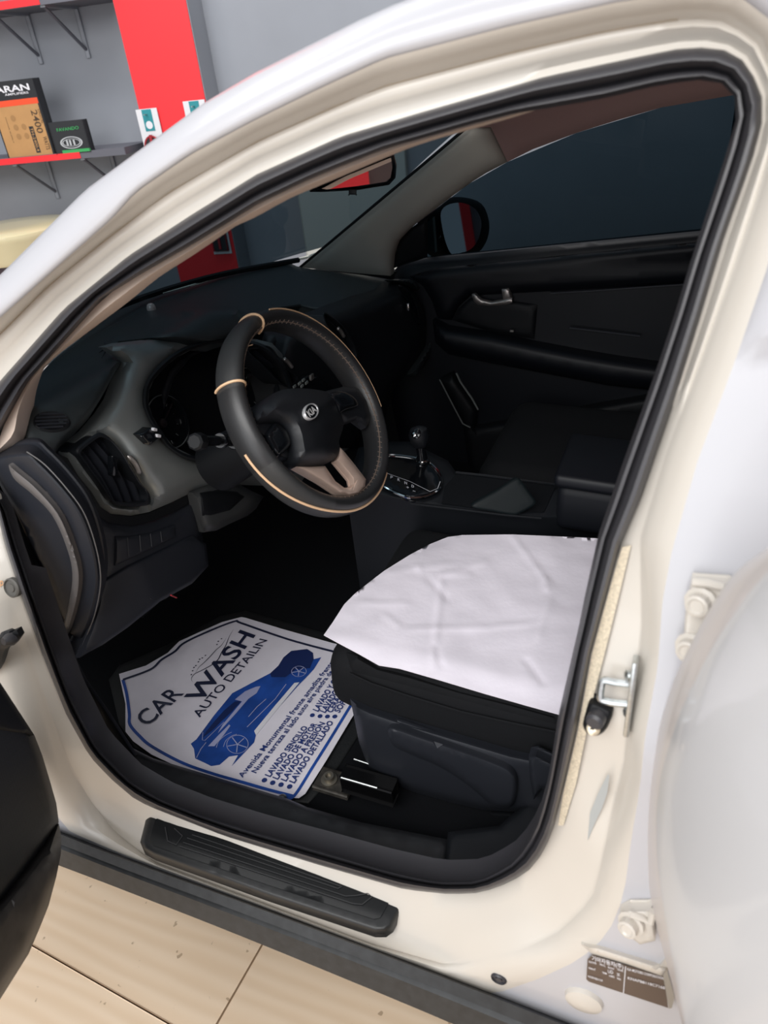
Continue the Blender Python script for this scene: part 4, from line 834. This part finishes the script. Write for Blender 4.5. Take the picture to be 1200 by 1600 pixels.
ss = patch('side_shield', [(547, 1092), (580, 1108), (640, 1128), (720, 1152), (800, 1176), (870, 1190), (880, 1280), (842, 1270), (756, 1266), (704, 1254), (648, 1238), (600, 1221), (576, 1200), (561, 1160), (553, 1120)], ys(.607), SHD, ds, rnd=.016, rpx=12, depth=(0, -.03, 0), step=9)
ss['label'] = 'dark plastic side shield of the driver seat'
patch('lift_handle', crv([(606, 1140), (618, 1136), (660, 1150), (720, 1170), (780, 1192), (802, 1206), (808, 1226), (802, 1256), (785, 1262), (765, 1256), (735, 1230), (690, 1200), (640, 1178), (614, 1164)], 60, True), ys(.607), SHD, ds, off=.016, rnd=.009, rpx=8, depth=(0, -.02, 0), step=7)['label'] = 'long height lift lever'
patch('lower_skirt', [(576, 1200), (600, 1221), (648, 1238), (704, 1254), (756, 1266), (842, 1270), (842, 1300), (740, 1292), (660, 1276), (610, 1256), (586, 1230)], ys(.59), BLK, ds, rnd=.01, rpx=8, step=9)
patch('recline_lever', [(826, 1182), (838, 1180), (850, 1186), (872, 1196), (872, 1240), (846, 1232), (834, 1250), (828, 1215)], ys(.607), SHD, ds, off=.02, rnd=.008, rpx=5, depth=(0, -.02, 0), step=6)
# seat rail and bolt
flz = lambda p, o=0: p.z - .352 - o
rl0 = hit(540, 1216, lambda p: flz(p, .04)); rl1 = hit(588, 1230, lambda p: flz(p, .04)); rd = (rl1 - rl0).normalized()
mb = MB(); mb.box(rl0 + rd * .05, rd * .05, V((0, .014, 0)), V((0, 0, .02)), .004); mb.build('seat_rail', mat('black_steel', (.01, .01, .011, 1), .25, metal=.6), ds)
mb = MB(); mb.tube([rl0 + V((0, .014, .02)), rl1 + V((0, .014, .02)) + rd * .01], .0028, 6); mb.tube([hit(553, 1186, lambda p: flz(p, .05)), hit(577, 1194, lambda p: flz(p, .05))], .0016, 6); mb.build('rail_edge', ZNC, ds)
bl = hit(515, 1221, lambda p: flz(p, .008)); 
mb = MB(); mb.box(bl + rd * .012, rd * .034, V((0, .022, 0)), V((0, 0, .004)), .004); mb.box(bl + rd * .05 + V((0, 0, .014)), rd * .018 + V((0, 0, .014)), V((0, .012, 0)), V((0, 0, .003)), .002); mb.build('rail_foot', mat('grubby_steel', '#4f4c48', .5, metal=.6, nscale=80, nvar=.3), ds)
mb = MB(); mb.lathe(bl, (0, 0, 1), [(.016, .003), (.0165, .008), (.012, .009), (.0105, .009), (.0105, .018), (.006, .018), (.006, .012)], 6 * 3); mb.build('rail_bolt', mat('worn_bolt', '#8d877c', .4, metal=.8), ds)

# --- hardware on the pillars
hw = lambda o_: (lambda p, o=0: side(p, o + o_))
patch('sealer_strip', [(972, 855), (986, 852), (966, 935), (945, 1020), (928, 1085), (915, 1150), (900, 1225), (880, 1290), (872, 1290), (880, 1240), (902, 1147), (925, 1022), (955, 912)], hw(.010), SEA, car, step=7)['label'] = 'dusty sandy sealer along the seal'
# striker
sk0 = hit(984, 1072, hw(.03)); 
stn = V((1, 0, -.02)).normalized()
mb = MB()
for k in range(1): mb.box(hit(986, 1088, hw(.028)), stn * .003, V((0, .012, .004)), V((0, -.010, .046)), .002)
stp = mb.build('door_striker', ZNC, car); stp['label'] = 'zinc-plated door striker loop'
g = lambda u, v, o=.03: hit(u, v, hw(o))
mb = MB(); pth = crv([tuple(g(*q)) for q in ((982, 1068), (962, 1066), (944, 1063), (940, 1070), (938, 1088), (942, 1094), (960, 1098), (980, 1100))], 26); mb.tube(pth, .0042, 8); mb.build('striker_loop', ZNC, stp)
mb = MB()
for q in ((985, 1055), (983, 1113)): MB().lathe(g(*q), (.9, .3, 0), [(.006, 0), (.006, .004), (.003, .006)], 12).build('striker_screw', ZNC, stp)
# overslam bumper
bpz = patch('door_bumper', crv([(922, 1097), (940, 1101), (957, 1111), (953, 1128), (944, 1143), (930, 1150), (917, 1145), (911, 1133), (914, 1118)], 34, True), hw(.012), BLK, car, off=.012, rnd=.008, rpx=6, depth=(0, -.014, 0), step=5)
bpz['label'] = 'black rubber door bumper with a screw'
pb = g(930, 1126, .03); mb = MB(); mb.lathe(pb, (.2, .9, .1), [(.010, -.012), (.010, .003), (.007, .006), (.006, .006)], 20); mb.build('bumper_button', RUB, bpz)
ps_ = g(927, 1139, .028); nn_ = (CAM - ps_).normalized(); mb = MB(); mb.lathe(ps_, nn_, [(.0075, -.004), (.0075, .002), (.005, .0035)], 16); sc = mb.build('cross_screw', mat('brass_screw', '#d8c9b0', .3, metal=.7), bpz)
mb = MB(); c_, u_ = CR, CU; mb.box(ps_ + nn_ * .0036, c_ * .004, u_ * .001, nn_ * .0004); mb.box(ps_ + nn_ * .0036, c_ * .001, u_ * .004, nn_ * .0004); mb.build('screw_slot', BLK, bpz, smooth=False)
patch('pillar_label', [(950, 1209), (952, 1212), (949, 1238), (941, 1262), (930, 1285), (918, 1314), (922, 1270), (935, 1238)], hw(.022), GRY, car, step=8)['label'] = 'narrow grey sticker on the door pillar'
# rear door jamb with hinges, certification label, plugs
def hinge(plate, bolts, clip, nm):
    h = patch(nm, plate, hw(.062), JAMB, car, off=.012, rnd=.004, rpx=4, depth=(0, -.014, 0), step=7)
    for q in bolts:
        p = hit(*q, hw(.078)); n_ = (V((.35, 1, .25))).normalized(); mb = MB(); mb.lathe(p, n_, [(.0155, -.006), (.0155, -.002), (.011, -.001), (.011, .009), (.008, .010), (.006, .008)], 6 * 2); mb.build('hinge_bolt', JAMB, h, ang=25)
    if clip: MB().tube([hit(u, v, hw(.076)) for u, v in clip], .0045, 8).build('hinge_flange', JAMB, h)
    return h
hinge([(1081, 908), (1140, 912), (1200, 950), (1150, 1060), (1066, 1040), (1070, 965)], [(1093, 943), (1078, 1014)], [(1081, 909), (1105, 911), (1130, 917)], 'upper_hinge')['label'] = 'upper rear door hinge with hexagon bolts'
hinge([(968, 1430), (982, 1422), (1018, 1422), (1024, 1470), (1000, 1476), (984, 1464), (972, 1448)], [(984, 1446)], [(985, 1428), (1003, 1434), (1017, 1440), (1020, 1424)], 'lower_hinge')['label'] = 'lower rear door hinge with one bolt'
jz = hw(.058)
vl = patch('certification_label', [(926, 1492), (918, 1499), (916, 1530), (920, 1534), (1044, 1575), (1040, 1548), (1036, 1526)], jz, VIN, car, step=14, off=.003); vl['label'] = 'dark brown certification label with white lettering'
mb = MB()
T = lambda s, a, b, hpx: textpx(s, a, b, (-hpx * .05, -hpx), jz, mb, .01, .0042)
T('기아자동차(주)', (925, 1500), (974, 1514), 6); T('KIA MOTORS CORPORATION', (980, 1516), (1037, 1531), 4); T('KNAPB8118C7168', (981, 1530), (1039, 1546), 4)
T('GVWR', (920, 1504), (932, 1507), 3); T('1980 KG', (937, 1508), (946, 1511), 3); T('FRONT', (950, 1513), (960, 1516), 3); T('REAR', (965, 1516), (974, 1519), 3); T('UD', (950, 1520), (958, 1522), 5); T('3K', (964, 1525), (969, 1526), 5)
T('PAINT', (920, 1514), (931, 1517), 3); T('TRIM', (941, 1521), (948, 1523), 3); T('1085', (952, 1526), (960, 1528), 3); T('990', (964, 1530), (970, 1532), 3); T('PASSENGER CAR', (919, 1527), (942, 1534), 3)
ribbon([(977.5, 1510), (974, 1552)], jz, .0009, .0042, mb)
mb.build('label_lettering', WHI, vl, smooth=False)
def plug(q, r, o_, nm, lab, m=RUB):
    p = hit(*q, hw(o_)); n_ = f_normal(side, p); mb = MB(); mb.lathe(p, n_, [(r, -.004), (r, .003), (r * .86, .005), (r * .8, .002), (r * .45, .002), (r * .4, .004), (.001, .004)], 24); o = mb.build(nm, m, car); o['label'] = lab
plug((780, 1527), .0115, .056, 'rubber_plug', 'round black rubber plug in the sill')
plug((20, 918), .016, .02, 'rubber_plug', 'grey plug on the front pillar', mat('grey_rubber', '#5e5c58', .6))
mb = MB(); p = hit(912, 1564, jz); n_ = f_normal(side, p); mb.lathe(p, n_, [(.026, -.004), (.024, .003), (.015, .006), (.001, .007)], 24); mb.build('pressed_dimple', JAMB, car)
patch('jamb_step', [(908, 1476), (935, 1478), (985, 1494), (1030, 1508), (1040, 1498), (1046, 1512), (1036, 1528), (1030, 1526), (980, 1508), (926, 1492)], jz, JAMB, car, off=.006, rnd=.007, rpx=7, depth=(0, -.012, 0), step=7)
patch('jamb_tape', [(1036, 1524), (1042, 1515), (1054, 1558), (1050, 1575), (1045, 1576)], jz, mat('grey_tape', '#9a948a', .4), car, off=.008, step=6)
mb = MB(); p = hit(1, 910, hw(.02)); textpx('P', (0, 921), (5, 921), (0, -14), hw(.016), mb, .01, .002); mb.build('pillar_lettering', mat('tan_print', '#c89a70', .6), car, smooth=False)
# door check arm
mb = MB(); c3 = [hit(u, v, lambda p: side(p, .05)) for u, v in ((-30, 1060), (-5, 1035), (4, 1010), (12, 998), (22, 992))]; mb.tube(crv([tuple(p) for p in c3], 14), [.011] * 9 + [.013, .014, .013, .012, .009], 8); ck = mb.build('door_check_arm', PLA, car); ck['label'] = 'black door check arm'
mb = MB(); mb.lathe(c3[-1] + V((0, .012, 0)), (.1, .9, .3), [(.009, -.01), (.01, 0), (.006, .008)], 14); mb.build('check_pin', RUB, ck)
patch('check_plate', [(-4, 1002), (10, 992), (26, 985), (31, 995), (22, 1008), (2, 1012)], lambda p, o=0: side(p, .055 + o), BLK, ck, rnd=.004, rpx=4, depth=(0, -.01, 0), step=5)

# --- open front door (left edge)
FDN = V((-.91, -.42, 0)).normalized(); fdp = plane((.86, .96, 0), -FDN * -1)
fdp = plane((.86, .96, 0), V((.91, .42, 0)) * -1)
fd = empty('front_door', (.95, .95, .5)); fd.parent = car; fd.location = (.95, .95, .5); fd['label'] = 'open front door trim at the left edge'
fdo = plane((.86, .96, 0), V((-.91, -.42, 0)))
CARB = mat('carbon_weave_vinyl', (.012, .014, .016, 1), .5); t = CARB.node_tree; wv = t.nodes.new('ShaderNodeTexWave'); wv.inputs['Scale'].default_value = 130; wv.bands_direction = 'DIAGONAL'
tc = t.nodes.new('ShaderNodeTexCoord'); bp = t.nodes.new('ShaderNodeBump'); bp.inputs['Strength'].default_value = .3; bp.inputs['Distance'].default_value = .001
t.links.new(tc.outputs['Object'], wv.inputs[0]); t.links.new(wv.outputs['Fac'], bp.inputs['Height']); t.links.new(bp.outputs[0], t.nodes['Principled BSDF'].inputs['Normal'])
patch('door_trim', [(-120, 1000), (-20, 1076), (0, 1093), (28, 1122), (54, 1149), (66, 1180), (78, 1220), (88, 1255), (92, 1285), (70, 1320), (40, 1360), (0, 1410), (-120, 1520)], fdo, CARB, fd, off=.0, rnd=.02, rpx=12, depth=(.08, .03, 0), step=12)
patch('door_top_edge', [(-120, 1000), (-120, 950), (-20, 1040), (0, 1066), (30, 1112), (54, 1149), (20, 1146), (0, 1142), (-120, 1130)], fdo, BLK, fd, off=.006, rnd=.01, rpx=8, depth=(.05, .02, 0), step=11)
patch('map_pocket', [(92, 1287), (96, 1310), (95, 1335), (88, 1370), (76, 1415), (62, 1450), (45, 1490), (20, 1530), (0, 1562), (-60, 1640), (-200, 1640), (-200, 1580), (0, 1412), (40, 1362), (70, 1322)], fdo, mat('scuffed_black_plastic', (.03, .028, .028, 1), .45, nscale=30, nvar=.4), fd, off=.012, rnd=.025, rpx=16, depth=(.06, .03, 0), step=12)

# --- open rear door (right edge)
rdn = V((.92, .38, 0)).normalized(); rdp = plane((-.06, .93, 0), rdn)
rdd = empty('rear_door', (-.07, .95, .8)); rdd.parent = car; rdd.location = (-.07, .95, .8); rdd['label'] = 'open white rear door at the right edge'
RP = mat('white_door_paint', '#d8d8da', .38, coat=.25)
edge = crv([(1260, 815), (1200, 856), (1147, 897), (1110, 950), (1084, 997), (1056, 1056), (1034, 1122), (1020, 1178), (1011, 1235), (1007, 1303), (1012, 1370), (1022, 1430), (1040, 1500), (1056, 1560), (1068, 1610), (1085, 1680)], 50)
skin = crv([(1300, 800), (1235, 860), (1180, 915), (1140, 970), (1108, 1020), (1080, 1080), (1062, 1135), (1050, 1180), (1043, 1235), (1042, 1300), (1047, 1350), (1060, 1385), (1078, 1408), (1108, 1430), (1140, 1462), (1180, 1515)], 50)
e0 = [hit(u, v, lambda p: rdp(p, -.02)) for u, v in edge]; e1_ = [hit(u, v, lambda p: rdp(p, .0)) for u, v in edge]
e2_ = [hit(lerp(a[0], b[0], .5), lerp(a[1], b[1], .5), lambda p: rdp(p, .016)) for a, b in zip(edge, skin)]; e3_ = [hit(u, v, lambda p: rdp(p, .02)) for u, v in skin]
dd = V((-.38, .92, 0)).normalized()
loft('door_edge', [[p - rdn * .06 for p in e0], e0, e1_, e2_, e3_], mat('pinkish_white_paint', '#d6cfcc', .38, coat=.2), rdd, ang=70)
rows = [e3_]
for t in (.02, .06, .12, .2, .3, .42, .56, .72): rows.append([p + dd * t + rdn * (.012 + .035 * (1 - (1 - min(1, t / .3)) ** 2)) * (.35 + .65 * math.sin(math.pi * (.08 + .84 * i / 49))) for i, p in enumerate(e3_)])
loft('door_skin', rows, RP, rdd, ang=70)
plug_p = hit(1100, 1542, lambda p: rdp(p, .014)); mb = MB(); mb.lathe(plug_p, rdn, [(.008, 0), (.007, .003), (.001, .004)], 16); mb.build('door_plug', mat('pale_grey_plug', '#b9b2ae', .6), rdd)
low = crv([(1000, 1700), (1067, 1600), (1110, 1566), (1150, 1548), (1200, 1537), (1300, 1520)], 20)
l0 = [hit(u, v, lambda p: rdp(p, .035)) for u, v in low]
loft('door_lower_trim', [[p - rdn * .03 for p in l0], l0, [p + V((0, 0, -.04)) + rdn * .01 for p in l0], [p + V((0, 0, -.25)) + rdn * .01 for p in l0]], RP, rdd)

# ------------------------------------------------------------------ loose things in the car
# black rubber mat and printed paper mat
rm_ = patch('rubber_floor_mat', [(170, 1062), (186, 1040), (260, 1008), (345, 962), (384, 954), (520, 992), (620, 1020), (640, 1060), (560, 1150), (514, 1222), (482, 1256), (440, 1252), (300, 1214), (210, 1168), (186, 1130)], lambda p, o=0: p.z - .350 - .12 * max(0, p.x - 1.0) - o, RBM, None, rnd=.003, rpx=5, depth=(0, 0, -.004), step=14)
tag(rm_, 'black rubber mat under the printed paper in the driver footwell', 'floor mat')
pap = patch('paper_floor_mat', [(186, 1053), (228, 1040), (262, 1020), (280, 1002), (313, 987), (347, 972), (377, 964), (383, 965), (442, 983), (517, 1004), (600, 1026), (612, 1036), (550, 1121), (510, 1188), (477, 1240), (467, 1247), (446, 1246), (383, 1233), (308, 1212), (237, 1179), (208, 1158), (196, 1143), (196, 1100)], papz, PAP, None, step=9, depth=(0, 0, -.0006))
tag(pap, 'white shield-shaped paper mat printed with blue car wash lettering', 'paper mat')
q = hit(441, 1248, lambda p: papz(p, .004)); mb = MB(); mb.lathe(q, (0, 0, 1), [(.009, -.004), (.009, .003), (.006, .006), (.001, .007)], 14); mb.build('mat_clip', ZNC, rm_)
fp = papz
mb = MB()
bd = [(192, 1062), (235, 1046), (252, 1031), (273, 1018), (287, 1005), (322, 988), (366, 971), (378, 974), (454, 1000), (540, 1023), (580, 1034)]
ribbon([(548, 1102), (520, 1148), (490, 1196), (459, 1244), (446, 1243)], fp, .0065, .0012, mb, 40); ribbon([(459, 1244), (420, 1234), (375, 1221), (330, 1208), (283, 1191), (237, 1166), (218, 1150), (203, 1132), (202, 1115), (198, 1085), (192, 1062)], fp, .0065, .0012, mb, 60)
mb.build('blue_border', BLU, pap, smooth=False)
mb = MB(); ribbon(bd, fp, .0065, .0012, mb, 70)
textpx('CAR', (231, 1136), (288, 1084), (-22, -15), fp, mb, .012); textpx('WASH', (312, 1101), (399, 993), (-25, -11), fp, mb, .018); textpx('AUTO DETAILIN', (312, 1122), (418, 1001), (-13, -4.5), fp, mb, .008)
ribbon([(301, 1066), (299, 1060), (304, 1053), (318, 1046), (332, 1038), (341, 1030), (347, 1018), (353, 1008), (358, 995), (365, 983)], fp, .003, .0012, mb, 40, True)
ribbon([(305, 1052), (311, 1042), (318, 1036), (328, 1026), (338, 1015), (346, 1008), (354, 996)], fp, .0022, .0012, mb, 30, True)
for u, v in ((299, 1054), (301, 1048), (303, 1043), (306, 1040), (310, 1034), (316, 1028), (321, 1024), (339, 1007), (341, 1002), (346, 998), (312, 1030)):
    p = hit(u, v, lambda q: fp(q, .0012)); mb.lathe(p, (0, 0, 1), [(.0022, 0), (.0015, .0001)], 8)
mb.build('navy_lettering', INK, pap, smooth=False)
mb = MB()
textpx('Avenida Monumental frente amadita frente a', (379, 1216), (527, 1029), (-8, -3), fp, mb, .016); textpx('Nueva terraza al lado auto aire piedra de alto', (400, 1209), (532, 1035), (-8, -3), fp, mb, .016)
for s, a, b_2, bu in (('LAVADO SENCILLO', (422, 1215), (481, 1137), (413, 1219)), ('LAVADO DE MOTOR', (434, 1219), (496, 1132), (426, 1223)), ('LAVADO A PRESION', (447, 1222), (508, 1131), (439, 1226)), ('LAVADO DETALLADO', (460, 1225), (521, 1129), (452.5, 1229)), ('LAVADO Y CERA', (497, 1113), (536, 1052), (488, 1117.5)), ('LAVADO DE INTERIOR', (508, 1115), (562, 1032), (500, 1119)), ('CERA A MANO', (518, 1115), (556, 1057), (511.5, 1119.5)), ('SOPLETEADO', (530, 1115), (566, 1060), (523, 1119.5))):
    textpx(s, a, b_2, (-8.5, -3.5), fp, mb, .025); p = hit(*bu, lambda q: fp(q, .0012)); mb.lathe(p, (0, 0, 1), [(.0055, 0), (.0045, .0001)], 14)
mb.build('blue_lettering', mat('blue_text_ink', '#273a78', .5), pap, smooth=False)
patch('car_picture', [(298, 1162), (307, 1155), (335, 1117), (363, 1083), (397, 1065), (422, 1052), (435, 1040), (443, 1027), (455, 1017), (480, 1014), (489, 1020), (490, 1030), (502, 1027), (490, 1046), (477, 1060), (467, 1070), (433, 1108), (400, 1148), (397, 1160), (380, 1178), (362, 1197), (372, 1180), (358, 1182), (343, 1195), (330, 1197), (320, 1192), (305, 1185), (303, 1170)], fp, BLU, pap, off=.0011, step=7)
patch('picture_window', [(316, 1153), (322, 1143), (335, 1127), (350, 1110), (367, 1096), (377, 1095), (362, 1112), (347, 1126), (332, 1141)], fp, BL3, pap, off=.0017, step=7)
patch('picture_dark_end', [(422, 1052), (435, 1040), (443, 1027), (455, 1017), (480, 1014), (489, 1020), (490, 1030), (484, 1044), (462, 1046), (446, 1058), (424, 1058)], fp, BL3, pap, off=.0017, step=7)
mb = MB()
patch('', [(367, 1093), (383, 1080), (400, 1073), (407, 1072), (401, 1083), (388, 1092), (370, 1113), (352, 1133), (340, 1146), (348, 1132), (364, 1113), (378, 1096)], fp, BL2, None, off=.0018, step=7, mb=mb)
patch('', [(358, 1132), (340, 1150), (325, 1166), (335, 1166), (350, 1148), (360, 1134)], fp, BL2, None, off=.0018, step=7, mb=mb)
ribbon([(317, 1144), (316, 1156), (320, 1157), (350, 1128)], fp, .0012, .0019, mb); ribbon([(307, 1184), (314, 1170), (322, 1160)], fp, .0016, .0019, mb)
mb.build('picture_highlight', BL2, pap, smooth=False)
patch('picture_stripe', [(397, 1142), (400, 1149), (434, 1107), (468, 1066), (460, 1067), (430, 1102)], fp, WHI, pap, off=.0018, step=7)
mb = MB(); ribbon([(386, 1136), (412, 1110), (430, 1092), (447, 1069)], fp, .0016, .0018, mb); ribbon([(388, 1120), (402, 1104), (416, 1092)], fp, .0016, .0018, mb)
for (cu_, cv, ru, rv) in ((371, 1163, 17.5, 14), (467, 1049, 12, 8)):
    el = [(cu_ + ru * math.cos(a) * .95 + .15 * ru * math.sin(a), cv + rv * math.sin(a) - .2 * rv * math.cos(a)) for a in [2 * math.pi * k / 28 for k in range(29)]]
    ribbon(el, fp, .0012, .0019, mb)
    for k in range(5):
        a = 2 * math.pi * k / 5 + .4; ribbon([(cu_, cv), (cu_ + ru * .9 * math.cos(a), cv + rv * .9 * math.sin(a))], fp, .002, .0019, mb)
ribbon([(338, 1168), (342, 1158), (352, 1149), (362, 1144)], fp, .0012, .0019, mb, 14); ribbon([(349, 1167), (353, 1157), (362, 1150), (370, 1147)], fp, .0012, .0019, mb, 14)
mb.build('picture_line', BL2, pap, smooth=False)
# white cloth on the driver seat
CREASE = []
for a_, b_, am in (((690, 905), (735, 900), .004), ((690, 910), (678, 1030), .005), ((640, 990), (830, 975), .004), ((668, 908), (700, 940), -.004), ((800, 840), (860, 915), .004), ((850, 905), (855, 925), .005), ((600, 900), (730, 885), .003), ((760, 880), (690, 905), .004), ((820, 1030), (850, 1070), -.004), ((650, 890), (660, 900), .004), ((600, 965), (625, 985), .003), ((860, 940), (840, 1000), .003), ((560, 945), (640, 950), .003), ((680, 1010), (690, 1045), -.004)):
    a_ = hit(*a_, ax_(2, .69)); b_ = hit(*b_, ax_(2, .69)); CREASE.append((a_.x, a_.y, b_.x, b_.y, am))
def clothz(p, o=0):
    z = .694 + .012 * (p.x - .3) - .10 * max(0, p.x - .50) ** 1.2 - .008 * sst(.56, .62, p.y)
    z += .007 * noise.noise(V((p.x * 6, p.y * 6, 5))) + .002 * noise.noise(V((p.x * 22, p.y * 22, 2)))
    for (ax, ay, bx, by, am) in CREASE:
        dx, dy = bx - ax, by - ay; L = dx * dx + dy * dy; t = ((p.x - ax) * dx + (p.y - ay) * dy) / L
        if -.15 < t < 1.15:
            d = abs((p.x - ax) * dy - (p.y - ay) * dx) / math.sqrt(L); z += .55 * am * math.exp(-(d / .0065) ** 2) * sst(-.15, .1, t) * sst(1.15, .9, t)
    return p.z - z - o
cl_ = patch('seat_cloth', [(506, 992), (520, 972), (538, 944), (556, 926), (600, 892), (640, 867), (672, 850), (700, 839), (722, 836), (800, 835), (870, 838), (932, 841), (990, 846), (985, 1000), (950, 1130), (874, 1116), (820, 1101), (760, 1084), (680, 1060), (624, 1044), (592, 1039), (560, 1021), (528, 1004)], clothz, CLO, None, step=5, depth=(0, 0, -.0015))
tag(cl_, 'white cotton cloth spread over the black driver seat', 'cloth')
# dark wallet standing in the console tray
tf = plane(hit(800, 800, lambda p: conz(p, .012)), V((-.35, .75, .55)))
wl = patch('dark_wallet', crv([(737, 790), (775, 767), (800, 751), (810, 747), (816, 753), (828, 770), (837, 783), (832, 791), (810, 803), (800, 804), (770, 799)], 50, True), tf, mat('black_wallet_leather', (.004, .0075, .009, 1), .55, spec=.25), None, rnd=.003, rpx=4, depth=(.006, -.010, -.004), step=9)
tag(wl, 'dark flat wallet leaning in the centre console tray', 'wallet')
